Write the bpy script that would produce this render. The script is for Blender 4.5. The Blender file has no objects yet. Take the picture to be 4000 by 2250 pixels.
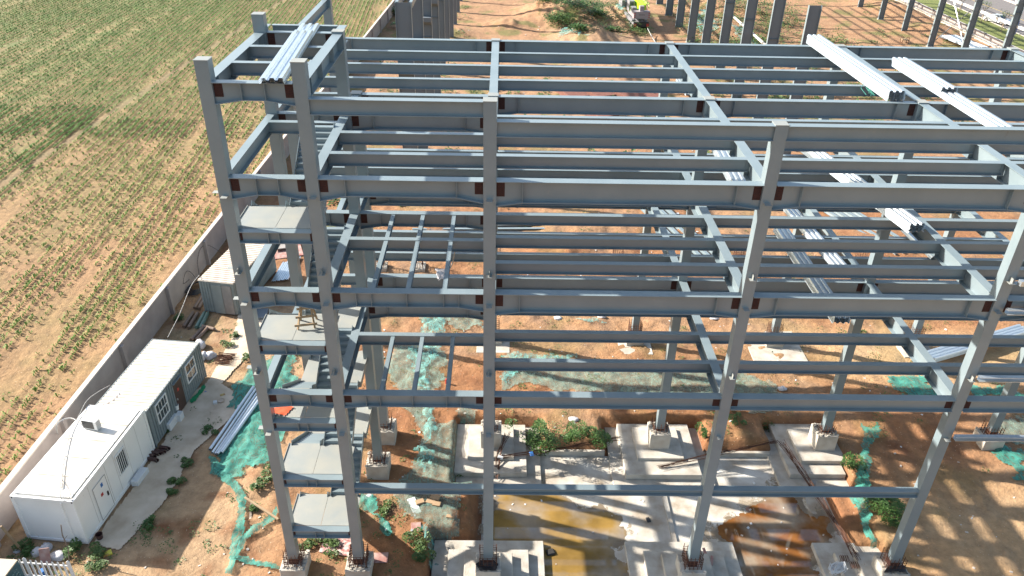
import bpy, bmesh, math, random
from mathutils import Vector, Matrix, noise
R=math.radians; random.seed(7)
S=bpy.context.scene; COL=S.collection
# ---------------------------------------------------------------- camera
CX,CY,CZ,YAW,PIT,ROL,F=6.3697,-24.7546,29.4942,0.0187,-0.5432,0.0217,3065.95
fw=Vector((math.sin(YAW)*math.cos(PIT),math.cos(YAW)*math.cos(PIT),math.sin(PIT)))
rt=Vector((math.cos(YAW),-math.sin(YAW),0)); up=rt.cross(fw)
r2=rt*math.cos(ROL)+up*math.sin(ROL); u2=-rt*math.sin(ROL)+up*math.cos(ROL)
cd=bpy.data.cameras.new('camera'); cam=bpy.data.objects.new('camera',cd); COL.objects.link(cam)
cd.sensor_width=36; cd.lens=F/4000*36; cd.clip_end=3000; cd.clip_start=.1
M=Matrix((r2,u2,-fw)).transposed().to_4x4(); M.translation=Vector((CX,CY,CZ)); cam.matrix_world=M
S.camera=cam
# ---------------------------------------------------------------- light
SUN_EL=R(31); sd=Vector((-.953,.30,0)).normalized()
w=bpy.data.worlds.new('World'); S.world=w; w.use_nodes=True
nt=w.node_tree; sky=nt.nodes.new('ShaderNodeTexSky'); sky.sky_type='NISHITA'; sky.sun_disc=False
sky.sun_elevation=SUN_EL; sky.sun_rotation=math.atan2(sd.x,sd.y); sky.air_density=1.3; sky.dust_density=2
nt.links.new(sky.outputs[0],nt.nodes['Background'].inputs[0]); nt.nodes['Background'].inputs[1].default_value=.095
sl=bpy.data.lights.new('sun','SUN'); sl.energy=5; sl.angle=R(.6); sl.color=(1,.93,.82)
so=bpy.data.objects.new('sun',sl); COL.objects.link(so)
sv=Vector((sd.x*math.cos(SUN_EL),sd.y*math.cos(SUN_EL),math.sin(SUN_EL))); so.rotation_euler=sv.to_track_quat('Z','Y').to_euler(); so.location=(-60,30,60)
S.view_settings.view_transform='Standard'; S.view_settings.look='None'; S.view_settings.gamma=1; S.view_settings.exposure=1.42
S.cycles.max_bounces=6
# ---------------------------------------------------------------- helpers
def mat(name,c,rough=.7,metal=0,c2=None,sc=3,amt=.5,bump=0,bsc=20,detail=6,spec=None,stretch=None,K=.8):
    c=tuple(q*K for q in c); c2=tuple(q*K for q in c2) if c2 else None
    m=bpy.data.materials.new(name); m.use_nodes=True; n=m.node_tree.nodes; l=m.node_tree.links; b=n['Principled BSDF']
    b.inputs['Base Color'].default_value=(*c,1); b.inputs['Roughness'].default_value=rough; b.inputs['Metallic'].default_value=metal
    if spec is not None: b.inputs['Specular IOR Level'].default_value=spec
    g=n.new('ShaderNodeNewGeometry'); src=g.outputs['Position']
    if stretch:
        mp=n.new('ShaderNodeMapping'); mp.inputs['Scale'].default_value=stretch; l.new(src,mp.inputs[0]); src=mp.outputs[0]
    if c2:
        t=n.new('ShaderNodeTexNoise'); t.inputs['Scale'].default_value=sc; t.inputs['Detail'].default_value=detail; l.new(src,t.inputs['Vector'])
        r=n.new('ShaderNodeValToRGB'); r.color_ramp.elements[0].position=.5-amt/2; r.color_ramp.elements[1].position=.5+amt/2
        r.color_ramp.elements[0].color=(*c,1); r.color_ramp.elements[1].color=(*c2,1)
        l.new(t.outputs['Fac'],r.inputs[0]); l.new(r.outputs[0],b.inputs['Base Color'])
    if bump:
        t=n.new('ShaderNodeTexNoise'); t.inputs['Scale'].default_value=bsc; t.inputs['Detail'].default_value=8; l.new(src,t.inputs['Vector'])
        bp=n.new('ShaderNodeBump'); bp.inputs['Strength'].default_value=bump; bp.inputs['Distance'].default_value=.05
        l.new(t.outputs['Fac'],bp.inputs['Height']); l.new(bp.outputs[0],b.inputs['Normal'])
    return m
def netmat(name,c,c2,dens,sc=1.2):
    m=mat(name,c,.8,0,c2,sc,.5); n=m.node_tree.nodes; l=m.node_tree.links; b=n['Principled BSDF']
    g=n.new('ShaderNodeNewGeometry'); t=n.new('ShaderNodeTexNoise'); t.inputs['Scale'].default_value=1.5; t.inputs['Detail'].default_value=10; t.inputs['Roughness'].default_value=.7; t.inputs['Distortion'].default_value=2.2
    mp=n.new('ShaderNodeMapping'); mp.inputs['Scale'].default_value=(1.6,.8,1); mp.inputs['Rotation'].default_value=(0,0,.5); l.new(g.outputs['Position'],mp.inputs[0]); l.new(mp.outputs[0],t.inputs['Vector'])
    r=n.new('ShaderNodeMapRange'); r.inputs['From Min'].default_value=.35; r.inputs['From Max'].default_value=.62
    r.inputs['To Min'].default_value=dens[0]; r.inputs['To Max'].default_value=dens[1]
    l.new(t.outputs['Fac'],r.inputs['Value']); l.new(r.outputs[0],b.inputs['Alpha'])
    return m
MT={}
MT['steel']=mat('steel paint',(.19,.25,.28),.36,0,(.265,.325,.355),.9,.7,.05,40,spec=.8)
def scuff(m,thr=.63):
    n=m.node_tree.nodes; l=m.node_tree.links; b=n['Principled BSDF']; src=b.inputs['Base Color'].links[0].from_socket
    g=n.new('ShaderNodeNewGeometry'); mp=n.new('ShaderNodeMapping'); mp.inputs['Scale'].default_value=(1,1,.45); l.new(g.outputs['Position'],mp.inputs[0])
    for sc,t0,t1,mx_,col in ((4.5,thr,thr+.08,.45,(.36,.33,.28,1)),(2.1,.66,.72,.5,(.13,.09,.065,1))):
        t=n.new('ShaderNodeTexNoise'); t.inputs['Scale'].default_value=sc; t.inputs['Detail'].default_value=12; t.inputs['Roughness'].default_value=.75; l.new(mp.outputs[0],t.inputs['Vector'])
        r=n.new('ShaderNodeMapRange'); r.inputs['From Min'].default_value=t0; r.inputs['From Max'].default_value=t1; r.inputs['To Max'].default_value=mx_; l.new(t.outputs['Fac'],r.inputs['Value'])
        x=n.new('ShaderNodeMix'); x.data_type='RGBA'; l.new(r.outputs[0],x.inputs[0]); l.new(src,x.inputs[6]); x.inputs[7].default_value=col; src=x.outputs[2]
    l.new(src,b.inputs['Base Color'])
scuff(MT['steel'])
MT['steel2']=mat('dark steel and painted web shade',(.15,.175,.20),.5,0,(.18,.21,.235),.8,.8)  # on the portal columns: same paint as the flanges, darkened for web shade
MT['plate']=mat('landing plate',(.285,.315,.32),.5,0,(.36,.36,.325),1.3,.45,.05,30)
scuff(MT['plate'],.6)
MT['rust']=mat('rust primer',(.045,.014,.011),.8,0,(.08,.025,.018),6,.6)
MT['rebar']=mat('rebar',(.075,.03,.018),.85,0,(.15,.06,.03),8,.6)
MT['galv']=mat('galvanised steel',(.62,.70,.78),.32,.75,(.80,.86,.90),5,.5,.05,30)
MT['conc']=mat('concrete',(.38,.33,.27),.9,0,(.64,.61,.55),1.5,.5,.35,14)
MT['concd']=mat('old concrete',(.27,.25,.23),.9,0,(.42,.39,.37),1.5,.6,.4,20)
MT['slab']=mat('pit slab concrete',(.40,.33,.25),.9,0,(.72,.70,.65),.9,.35,.3,10,10)
MT['wallc']=mat('boundary wall render',(.34,.29,.275),.9,0,(.47,.41,.385),.8,.5,.3,12)
MT['cap']=mat('wall capping',(.55,.48,.42),.9,0,(.66,.6,.54),2,.5,.2,12)
MT['path']=mat('path concrete',(.42,.33,.24),.9,0,(.60,.50,.39),1.0,.4,.3,10,10,K=1)
MT['white']=mat('white panel',(.80,.80,.79),.45,0,(.68,.69,.69),.7,.6,K=1)
MT['whiteroof']=mat('white roof sheet',(.84,.83,.80),.5,0,(.62,.55,.45),.9,.35)
scuff(MT['white'],.62); scuff(MT['whiteroof'],.6)
MT['greyroof']=mat('weathered container roof',(.80,.74,.67),.6,0,(.58,.48,.38),1.8,.6,stretch=(.4,3,1))
MT['greywall']=mat('grey blue container wall',(.17,.215,.235),.6,0,(.25,.29,.31),2.2,.6)
MT['storewall']=mat('pale corrugated wall',(.36,.40,.39),.65,0,(.25,.28,.27),1.5,.6)
MT['dark']=mat('dark opening',(.025,.03,.035),.15)
MT['glass']=mat('window glass',(.05,.07,.08),.06,0,spec=.8)
MT['door']=mat('brown door',(.07,.035,.028),.5)
MT['wood']=mat('timber',(.33,.22,.13),.8,0,(.45,.33,.2),4,.6)
MT['woodp']=mat('pale timber',(.62,.52,.42),.8,0,(.5,.38,.28),5,.6)
MT['card']=mat('cardboard',(.40,.26,.15),.85,0,(.48,.33,.2),4,.6)
MT['redp']=mat('red board',(.34,.13,.11),.8,0,(.5,.36,.32),3,.4)
MT['pinkp']=mat('peeling red white board',(.38,.14,.13),.8,0,(.66,.56,.52),5,.2)
MT['orange']=mat('orange tarp',(.75,.12,.04),.6,0,(.62,.09,.03),5,.5)
MT['bag']=mat('white woven bag',(.74,.72,.74),.7,0,(.58,.57,.6),9,.5,.5,25)
MT['blk']=mat('black plastic',(.02,.02,.022),.5,0,(.04,.04,.045),8,.6,.4,20)
MT['hose']=mat('black hose',(.03,.03,.035),.45)
MT['cable']=mat('pale cable',(.45,.44,.43),.6)
MT['brownp']=mat('brown pipe',(.075,.032,.03),.35)
MT['cyl']=mat('gas cylinder rust',(.19,.12,.085),.5,0,(.26,.18,.13),5,.5)
MT['cylg']=mat('gas cylinder green',(.16,.25,.21),.5)
MT['foam']=mat('white foam block',(.76,.78,.80),.8,0,(.68,.7,.72),6,.5,.2,30)
MT['blue']=mat('blue plastic',(.03,.17,.5),.5)
MT['yel']=mat('yellow packet',(.75,.66,.08),.5,0,(.3,.12,.06),4,.2)
MT['yrope']=mat('yellow rope',(.68,.74,.22),.7)
MT['teal']=mat('teal board',(.02,.09,.12),.5)
MT['tealw']=mat('teal board marks',(.28,.42,.44),.6)
MT['tan']=mat('tan roof',(.55,.47,.36),.7)
MT['gmat']=mat('green plastic mat',(.01,.30,.11),.6,0,(.01,.22,.08),8,.5,.3,20)
MT['netg']=netmat('green debris net',(.018,.20,.15),(.07,.33,.27),(.35,1.0))
MT['netp']=netmat('pale debris net',(.10,.40,.38),(.26,.55,.50),(-.1,.8))
MT['netgrey']=netmat('dusty debris net',(.25,.30,.24),(.20,.37,.32),(.2,.7))
MT['leaf']=mat('weed leaves',(.045,.10,.02),.6,0,(.10,.17,.035),1.7,.5)
MT['leafd']=mat('shrub leaves',(.035,.10,.02),.6,0,(.085,.17,.03),2.5,.5)
MT['corn']=mat('corn leaves',(.12,.23,.035),.8,0,(.20,.32,.06),.25,.5)
MT['cornb']=mat('dense corn leaves',(.10,.22,.045),.8,0,(.17,.31,.07),.25,.5)
MT['stem']=mat('plant stems',(.12,.10,.04),.8)
MT['lime']=mat('lime crane paint',(.42,.72,.02),.4)
MT['grey']=mat('grey crane paint',(.33,.32,.34),.5,0,(.25,.25,.27),2,.5)
MT['pinkgrey']=mat('counterweight grey',(.36,.31,.33),.6)
MT['stripe']=mat('red stripe',(.5,.05,.04),.5)
MT['rub']=mat('tyre rubber',(.03,.028,.026),.85)
MT['carw']=mat('white car paint',(.78,.79,.80),.25)
MT['cars']=mat('silver car paint',(.42,.46,.5),.25,.5)
MT['aspl']=mat('asphalt',(.17,.155,.15),.9,0,(.21,.19,.185),1,.6,.2,30)
MT['paint']=mat('road paint',(.7,.68,.62),.7)
MT['paintY']=mat('yellow road paint',(.62,.45,.12),.7)
MT['grass']=mat('verge grass',(.13,.17,.035),.9,0,(.20,.21,.06),1.2,.5,.8,25)
MT['rustsh']=mat('rusty formwork panel',(.16,.055,.04),.75,0,(.24,.10,.07),2.5,.6)
MT['skin']=mat('skin',(.45,.28,.2),.6); MT['cloth']=mat('dark clothing',(.02,.02,.028),.8)
MT['bark']=mat('bark',(.22,.17,.13),.9)
MT['reflect']=mat('blue pole paint',(.02,.06,.4),.5)
def add_seams(): pass

class MB:
    def __init__(s): s.v=[]; s.f=[]
    def poly(s,vs,fs):
        o=len(s.v); s.v+= [tuple(x) for x in vs]; s.f+=[tuple(o+i for i in f) for f in fs]
    def box(s,x0,x1,y0,y1,z0,z1,mtx=None):
        vs=[Vector((x,y,z)) for z in (z0,z1) for x,y in ((x0,y0),(x1,y0),(x1,y1),(x0,y1))]
        if mtx: vs=[mtx@v for v in vs]
        s.poly(vs,[(3,2,1,0),(4,5,6,7),(0,1,5,4),(1,2,6,5),(2,3,7,6),(3,0,4,7)])
        return s
    def hexa(s,vs): s.poly(vs,[(3,2,1,0),(4,5,6,7),(0,1,5,4),(1,2,6,5),(2,3,7,6),(3,0,4,7)])
    def frame(s,p0,p1,upv=Vector((0,0,1))):
        d=(p1-p0).normalized()
        if abs(d.dot(upv))>.99: upv=Vector((0,1,0))
        r=d.cross(upv).normalized(); u=r.cross(d); return d,r,u
    def prism(s,p0,p1,prof,cap=True,upv=Vector((0,0,1))):
        p0=Vector(p0);p1=Vector(p1); d,r,u=s.frame(p0,p1,upv); n=len(prof)
        vs=[p0+r*a+u*b for a,b in prof]+[p1+r*a+u*b for a,b in prof]
        fs=[(i,(i+1)%n,n+(i+1)%n,n+i) for i in range(n)]
        if cap: fs+=[tuple(range(n-1,-1,-1)),tuple(range(n,2*n))]
        s.poly(vs,fs); return s
    def tube(s,p0,p1,r,n=8,r1=None):
        p0=Vector(p0);p1=Vector(p1); d,a,b=s.frame(p0,p1); r1=r if r1 is None else r1
        vs=[p0+(a*math.cos(t)+b*math.sin(t))*r for t in [2*math.pi*i/n for i in range(n)]]+[p1+(a*math.cos(t)+b*math.sin(t))*r1 for t in [2*math.pi*i/n for i in range(n)]]
        s.poly(vs,[(i,(i+1)%n,n+(i+1)%n,n+i) for i in range(n)]+[tuple(range(n-1,-1,-1)),tuple(range(n,2*n))]); return s
    def pipe(s,p0,p1,ro,ri,n=12):
        p0=Vector(p0);p1=Vector(p1); d,a,b=s.frame(p0,p1); vs=[]
        for p in (p0,p1):
            for r in (ro,ri): vs+=[p+(a*math.cos(t)+b*math.sin(t))*r for t in [2*math.pi*i/n for i in range(n)]]
        fs=[]
        for i in range(n):
            j=(i+1)%n; fs+=[(i,j,2*n+j,2*n+i),(n+j,n+i,3*n+i,3*n+j),(j,i,n+i,n+j),(2*n+i,2*n+j,3*n+j,3*n+i)]
        s.poly(vs,fs); return s
    def path(s,pts,r,n=6):
        pts=[Vector(p) for p in pts]
        for a,b in zip(pts,pts[1:]): s.tube(a,b,r,n)
        return s
    def build(s,name,m,parent=None,smooth=False):
        me=bpy.data.meshes.new(name); me.from_pydata(s.v,[],s.f); me.update()
        if m: me.materials.append(MT[m] if isinstance(m,str) else m)
        if smooth: me.polygons.foreach_set('use_smooth',[True]*len(me.polygons))
        o=bpy.data.objects.new(name,me); COL.objects.link(o)
        if parent is not None: o.parent=parent
        return o
def tag(o,label,cat,group=None,kind=None):
    o['label']=label; o['category']=cat
    if group: o['group']=group
    if kind: o['kind']=kind
    return o
def thing(name,label,cat,loc=(0,0,0),group=None,rz=0):
    o=bpy.data.objects.new(name,None); COL.objects.link(o); o.location=loc; o.rotation_euler=(0,0,rz); o.empty_display_size=.3
    return tag(o,label,cat,group)
def struct(o): o['kind']='structure'; return o
# pixel of the survey photo (4000 wide) -> point on the level z
def at(u,v,z):
    d=fw+r2*(u-2000)/F-u2*(v-1125)/F; t=(z-CZ)/d.z; return Vector((CX,CY,CZ))+d*t
def sm(a,b,x): t=max(0,min(1,(x-a)/(b-a))); return t*t*(3-2*t)
# ---------------------------------------------------------------- grid of the frame
X={1:-2.987,2:0.,3:6.,4:15.526,5:24.98,6:34.55}; YA,YT,YB,YC,YD=0.,6.48,9.14,18.95,28.5
Z1,Z2,Z3,Z4,Z5=4.6,9.68,14.44,18.89,22.11
# ---------------------------------------------------------------- ground
MOUNDS=[]
def mound(u,v,rx,ry,h,z=-1):
    p=at(u,v,z); MOUNDS.append((p.x,p.y,rx,ry,h))
for a in [(2300,150,4.5,5,1.5),(2230,60,5,6,2.2),(2430,70,3,6,1.8),(2120,60,4,7,1.6),(1980,100,3,3,1.0),(1770,130,3,3,.8),(2850,120,6,5,1.4),(2780,40,5,6,1.5),(2950,60,5,6,1.2),(3520,50,5,4,1.2),(3640,120,5,3,1.1),(3450,20,5,4,.9),
          (2200,1000,4,2.5,.7),(1700,860,3,2,.7),(2300,880,4,2.5,.7),(2750,950,4,3,.6),(3350,960,5,3,.6),(1180,870,1.8,1.6,1.3),(1010,1850,1.2,1.2,.35),(1750,1000,3,2,.4),(2950,700,6,3,.7),(1500,420,4,3,.8)]: mound(*a)
def pitd(x,y):
    # signed style factor 1 inside the foundation pit
    def rect(x0,x1,y0,y1,s=.35): return sm(x0-s,x0,x)*sm(x1+s,x1,x)*sm(y0-s,y0,y)*sm(y1+s,y1,y)
    a=rect(5.4,24.3,-30,8.9,.4)*sm(25.4,24.0,x)
    for cx in (6.0,15.4,25.0):
        a=max(a,rect(cx-2.7 if cx>6 else 4.2,cx+2.7 if cx<25 else 25.6,6,10.9,.4))
    for cx in (6.0,): a=max(a,rect(3.3,8.8,-3,2.4,.35))
    a=max(a,rect(22.2,25.3,-3,1.9,.6),.55*rect(23.5,25.0,-3,8.5,.9))
    return a
def gz(x,y):
    z=-1.05
    n=noise.fractal(Vector((x*.35,y*.35,0)),1.,2.,3)*.10
    field=sm(-17.2,-18.0,x-.04*y)
    n*=1-.6*field
    inner=sm(-10,-4,x)*sm(75,40,y)
    n+=noise.noise(Vector((x*1.3,y*1.3,4)))*.05*(1+inner*.8)
    if field<.1: n+=inner*max(0,noise.fractal(Vector((x*2.6,y*2.6,9)),1,2,3))*.08
    for mx,my,rx,ry,h in MOUNDS:
        d=((x-mx)/rx)**2+((y-my)/ry)**2
        if d<6: n+=h*math.exp(-d)*(1+.35*noise.noise(Vector((x*.8,y*.8,2))))
    # soft smooth wheel track on the right
    p=pitd(x,y)
    road=sm(83.8,85,x); n*=1-road; flat=sm(-16.9,-16.2,x-.04*y)*sm(-6.0,-8.0,x)*sm(24,20,y); n*=1-flat*.75
    return z+n*(1-p)-p*.93
def gp(u,v,it=6):
    p=at(u,v,-1)
    for _ in range(it): p=at(u,v,gz(p.x,p.y))
    return p
def lines(a,b,segs):
    out=[a]; x=a
    for lim,st in segs:
        while x<lim-1e-6: x+=st; out.append(x)
    return out
xs=lines(-900,0,[(-300,100),(-110,20),(-24,.5),(34,.2),(100,.6),(160,6),(300,30),(1000,100)])
ys=lines(-80,0,[(-8,3),(34,.2),(140,.6),(200,6),(400,30),(1200,120)])
def soil(x,y):
    f=x-.04*y
    nn=noise.fractal(Vector((x*.12,y*.12,7)),1,2,4); n2=noise.fractal(Vector((x*.6,y*.6,3)),1,2,4)
    def mix(a,b,t): t=max(0,min(1,t)); return tuple(p*(1-t)+q*t for p,q in zip(a,b))
    if f<-17.3:
        c=mix((.43,.265,.145),(.37,.225,.12),.5+n2)
        g=sm(-24,-60,f)*.4+sm(-.25,.3,nn)*.3+sm(20,100,y)*.45
        c=mix(c,(.17,.225,.07),g*.95*(.7+.4*n2))
        d=abs(x+39.0-.068*(y-63)); c=mix(c,(.24,.18,.14),sm(.7,.1,d)*.35)
        return c
    c=mix((.385,.185,.085),(.47,.27,.145),.5+nn)
    yard=sm(-3,-8,x)*sm(30,20,y); c=mix(c,(.52,.36,.225),yard)
    far=sm(40,70,y); c=mix(c,(.46,.275,.16),far)
    c=mix(c,(.27,.115,.05),max(0,n2)*1.3*(1-far*.6))
    # compacted pale haul track coming in from the right
    t=abs(y-(2+.0*x)-10*math.sin((x-20)/14)) 
    tr=sm(24,29,x)*sm(9,3,y)+sm(20,26,x)*sm(13,16,y)*sm(22,19,y); c=mix(c,(.66,.45,.26),tr*.85)
    tr2=sm(12,15,x)*sm(32,29,x)*sm(84,90,y); c=mix(c,(.55,.36,.23),tr2*.7)
    wet=sm(14,16,x)*sm(30,27,x)*sm(9.5,12,y)*sm(20,17,y); c=mix(c,(.30,.145,.06),wet*.55)
    gr=sm(-3,-1,x)*sm(-.02,.22,nn+.1)*sm(60,50,y); c=mix(c,(.36,.33,.27),gr*.25*(.5+n2))
    weed=sm(.1,.5,noise.fractal(Vector((x*.25,y*.25,21)),1,2,5))
    c=mix(c,(.19,.20,.06),weed*(.25+.55*far))
    if pitd(x,y)>.05: c=mix(c,(.30,.13,.06),pitd(x,y))
    return c
verts=[(x,y,gz(x,y)) for y in ys for x in xs]
nx,ny=len(xs),len(ys)
faces=[(j*nx+i,j*nx+i+1,(j+1)*nx+i+1,(j+1)*nx+i) for j in range(ny-1) for i in range(nx-1)]
me=bpy.data.meshes.new('ground'); me.from_pydata(verts,[],faces); me.update()
ca=me.color_attributes.new('soil','FLOAT_COLOR','POINT'); buf=[]
for v in verts:
    c_=soil(v[0],v[1]); buf+=[c_[0]*.65,c_[1]*.615,c_[2]*.56,sm(-17.2,-18.0,v[0]-.04*v[1])]
ca.data.foreach_set('color',buf); me.polygons.foreach_set('use_smooth',[True]*len(faces))
gm=mat('soil',(.4,.25,.15),.95); n=gm.node_tree.nodes; l=gm.node_tree.links; b=n['Principled BSDF']
at_=n.new('ShaderNodeAttribute'); at_.attribute_name='soil'; g=n.new('ShaderNodeNewGeometry')
t=n.new('ShaderNodeTexNoise'); t.inputs['Scale'].default_value=2.2; t.inputs['Detail'].default_value=10; t.inputs['Roughness'].default_value=.7; l.new(g.outputs['Position'],t.inputs['Vector'])
r=n.new('ShaderNodeMapRange'); r.inputs['From Min'].default_value=.3; r.inputs['From Max'].default_value=.7; r.inputs['To Min'].default_value=.72; r.inputs['To Max'].default_value=1.28; l.new(t.outputs['Fac'],r.inputs['Value'])
mx=n.new('ShaderNodeMix'); mx.data_type='RGBA'; mx.blend_type='MULTIPLY'; mx.inputs[0].default_value=1; l.new(at_.outputs['Color'],mx.inputs[6]); l.new(r.outputs[0],mx.inputs[7])
vo=n.new('ShaderNodeTexVoronoi'); vo.inputs['Scale'].default_value=5; l.new(g.outputs['Position'],vo.inputs['Vector'])
vr=n.new('ShaderNodeMapRange'); vr.inputs['From Min'].default_value=.05; vr.inputs['From Max'].default_value=.12; vr.inputs['To Min'].default_value=1; vr.inputs['To Max'].default_value=0; l.new(vo.outputs['Distance'],vr.inputs['Value'])
m2=n.new('ShaderNodeMix'); m2.data_type='RGBA'; l.new(vr.outputs[0],m2.inputs[0]); l.new(mx.outputs[2],m2.inputs[6]); m2.inputs[7].default_value=(.55,.45,.33,1)

def mth(op,a,b_=None,c_=None):
    q=n.new('ShaderNodeMath'); q.operation=op
    for i_,k_ in enumerate((a,b_,c_)):
        if k_ is None: continue
        if isinstance(k_,(int,float)): q.inputs[i_].default_value=k_
        else: l.new(k_,q.inputs[i_])
    return q.outputs[0]
sp_=n.new('ShaderNodeSeparateXYZ'); l.new(g.outputs['Position'],sp_.inputs[0])
rx=mth('MULTIPLY_ADD',sp_.outputs['Y'],.065,sp_.outputs['X'])
nz=n.new('ShaderNodeTexNoise'); nz.inputs['Scale'].default_value=.5; nz.inputs['Detail'].default_value=6; l.new(g.outputs['Position'],nz.inputs['Vector'])
ph=mth('MULTIPLY_ADD',nz.outputs['Fac'],.5,rx)
w1=mth('SINE',mth('MULTIPLY',ph,2*math.pi/.75)); w2=mth('SINE',mth('MULTIPLY',ph,2*math.pi/3.9)); w3=mth('SINE',mth('MULTIPLY',ph,2*math.pi/.19))
ws=mth('ADD',mth('MULTIPLY',w1,.5),mth('ADD',mth('MULTIPLY',w2,.35),mth('MULTIPLY',w3,.2)))
wm_=mth('MULTIPLY',mth('MULTIPLY',ws,at_.outputs['Alpha']),mth('MULTIPLY_ADD',nz.outputs['Fac'],1.2,-.15))
fc=mth('MULTIPLY_ADD',wm_,.42,1.0)
m3=n.new('ShaderNodeMix'); m3.data_type='RGBA'; m3.blend_type='MULTIPLY'; m3.inputs[0].default_value=1; l.new(m2.outputs[2],m3.inputs[6]); l.new(fc,m3.inputs[7])
l.new(m3.outputs[2],b.inputs['Base Color'])
t2=n.new('ShaderNodeTexNoise'); t2.inputs['Scale'].default_value=3.5; t2.inputs['Detail'].default_value=12; t2.inputs['Roughness'].default_value=.68; l.new(g.outputs['Position'],t2.inputs['Vector'])
bp=n.new('ShaderNodeBump'); bp.inputs['Strength'].default_value=.9; bp.inputs['Distance'].default_value=.12; l.new(t2.outputs['Fac'],bp.inputs['Height']); l.new(bp.outputs[0],b.inputs['Normal'])
me.materials.append(gm); go=bpy.data.objects.new('ground',me); COL.objects.link(go); struct(go)
# draped sheet from a pixel outline
def inpoly(x,y,P):
    c=False; j=len(P)-1
    for i in range(len(P)):
        if (P[i][1]>y)!=(P[j][1]>y) and x<(P[j][0]-P[i][0])*(y-P[i][1])/(P[j][1]-P[i][1])+P[i][0]: c=not c
        j=i
    return c
def drape(name,P,m,lift=.03,step=.12,wr=.05,rag=.15,zf=None,parent=None,seed=0):
    x0=min(p[0] for p in P);x1=max(p[0] for p in P);y0=min(p[1] for p in P);y1=max(p[1] for p in P)
    nx=int((x1-x0)/step)+2; ny=int((y1-y0)/step)+2; idx={}; V=[];Fc=[]
    def vid(i,j):
        if (i,j) not in idx:
            x=x0+i*step;y=y0+j*step
            z=(zf(x,y) if zf else gz(x,y))+lift+wr*.6*(.5+noise.fractal(Vector((x*1.9,y*1.9,seed)),1,2,4))
            idx[i,j]=len(V); V.append((x,y,z))
        return idx[i,j]
    for i in range(nx):
        for j in range(ny):
            x=x0+(i+.5)*step;y=y0+(j+.5)*step
            dx=noise.fractal(Vector((x*.9,y*.9,seed+5)),1,2,4)*rag*2; dy=noise.fractal(Vector((x*.9,y*.9,seed+9)),1,2,4)*rag*2
            if inpoly(x+dx,y+dy,P): Fc.append((vid(i,j),vid(i+1,j),vid(i+1,j+1),vid(i,j+1)))
    mb=MB(); mb.v=V; mb.f=Fc; return mb.build(name,m,parent,True)
def px(L,z=None): return [tuple((at(u,v,z) if z is not None else gp(u,v))[:2]) for u,v in L]
# path, road, verge
po=drape('path',px([(360,2130),(470,2150),(650,1950),(760,1760),(880,1660),(925,1600),(910,1530),(870,1500),(1010,1340),(1060,1240),(1010,1200),(950,1180),(900,1340),(800,1510),(700,1560),(640,1730),(560,1850)]),'path',.06,.06,.0,.04); struct(po)
struct(MB().box(94.3,130,-60,500,-1.02,-.97).build('road','aspl')); struct(MB().box(86.2,88.2,-60,500,-1.03,-.95).build('road_side_track','aspl'))
struct(MB().box(88.2,88.5,-60,500,-1.1,-.86).build('kerb','cap')); struct(MB().box(94.0,94.28,-60,500,-1.1,-.84).build('kerb','cap'))
tag(MB().box(88.52,93.98,-60,500,-1.1,-.9).build('verge_grass','grass'),'strip of short green grass between the kerb and the road','grass',kind='stuff')
mb=MB(); [mb.box(97.6,97.75,y,y+4,-.966,-.962) for y in range(40,200,6)]; struct(mb.build('lane_marking','paint'))
struct(MB().box(101.2,101.35,-60,500,-.966,-.962).build('road_marking','paintY')); struct(MB().box(108,109,-60,500,-.97,-.85).build('kerb','cap'))
# ================================================================ steel frame
FR=thing('steel_frame_building','multi storey grey steel frame with open beams and a stair tower at its left corner','building frame')
def ibeam(mb,p0,p1,h,bf,tf=.022,tw=.014,h0=0,h1=0,hl=.9):
    # top face at p.z ; h0,h1 extra haunch depth at ends
    p0=Vector(p0);p1=Vector(p1); L=(p1-p0).length; d=(p1-p0).normalized(); r=d.cross(Vector((0,0,1))).normalized(); u=Vector((0,0,1))
    mb.hexa([p0-r*bf/2-u*tf,p0+r*bf/2-u*tf,p1+r*bf/2-u*tf,p1-r*bf/2-u*tf,p0-r*bf/2,p0+r*bf/2,p1+r*bf/2,p1-r*bf/2])
    st=[0.]; dp=[h+h0]
    if h0: st.append(hl); dp.append(h)
    if h1: st.append(L-hl); dp.append(h)
    st.append(L); dp.append(h+h1)
    for a,b_,da,db in zip(st,st[1:],dp,dp[1:]):
        A=p0+d*a;B=p0+d*b_
        mb.hexa([A-r*tw/2-u*da,A+r*tw/2-u*da,B+r*tw/2-u*db,B-r*tw/2-u*db,A-r*tw/2-u*tf,A+r*tw/2-u*tf,B+r*tw/2-u*tf,B-r*tw/2-u*tf])
        mb.hexa([A-r*bf/2-u*(da+tf),A+r*bf/2-u*(da+tf),B+r*bf/2-u*(db+tf),B-r*bf/2-u*(db+tf),A-r*bf/2-u*da,A+r*bf/2-u*da,B+r*bf/2-u*db,B-r*bf/2-u*db])
    return d,r,L
def stiff(mb,p0,p1,h,bf,ss):
    p0=Vector(p0);p1=Vector(p1); d=(p1-p0).normalized(); r=d.cross(Vector((0,0,1))).normalized(); u=Vector((0,0,1))
    for s_ in ss:
        A=p0+d*s_
        for sg in (-1,1):
            a=r*sg*.008; b_=r*sg*(bf/2-.012); e=d*.007
            q=[A+a-e-u*h,A+b_-e-u*h,A+b_+e-u*h,A+a+e-u*h]; mb.hexa(q+[x+u*(h-.023) for x in q])
CW=.218
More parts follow.
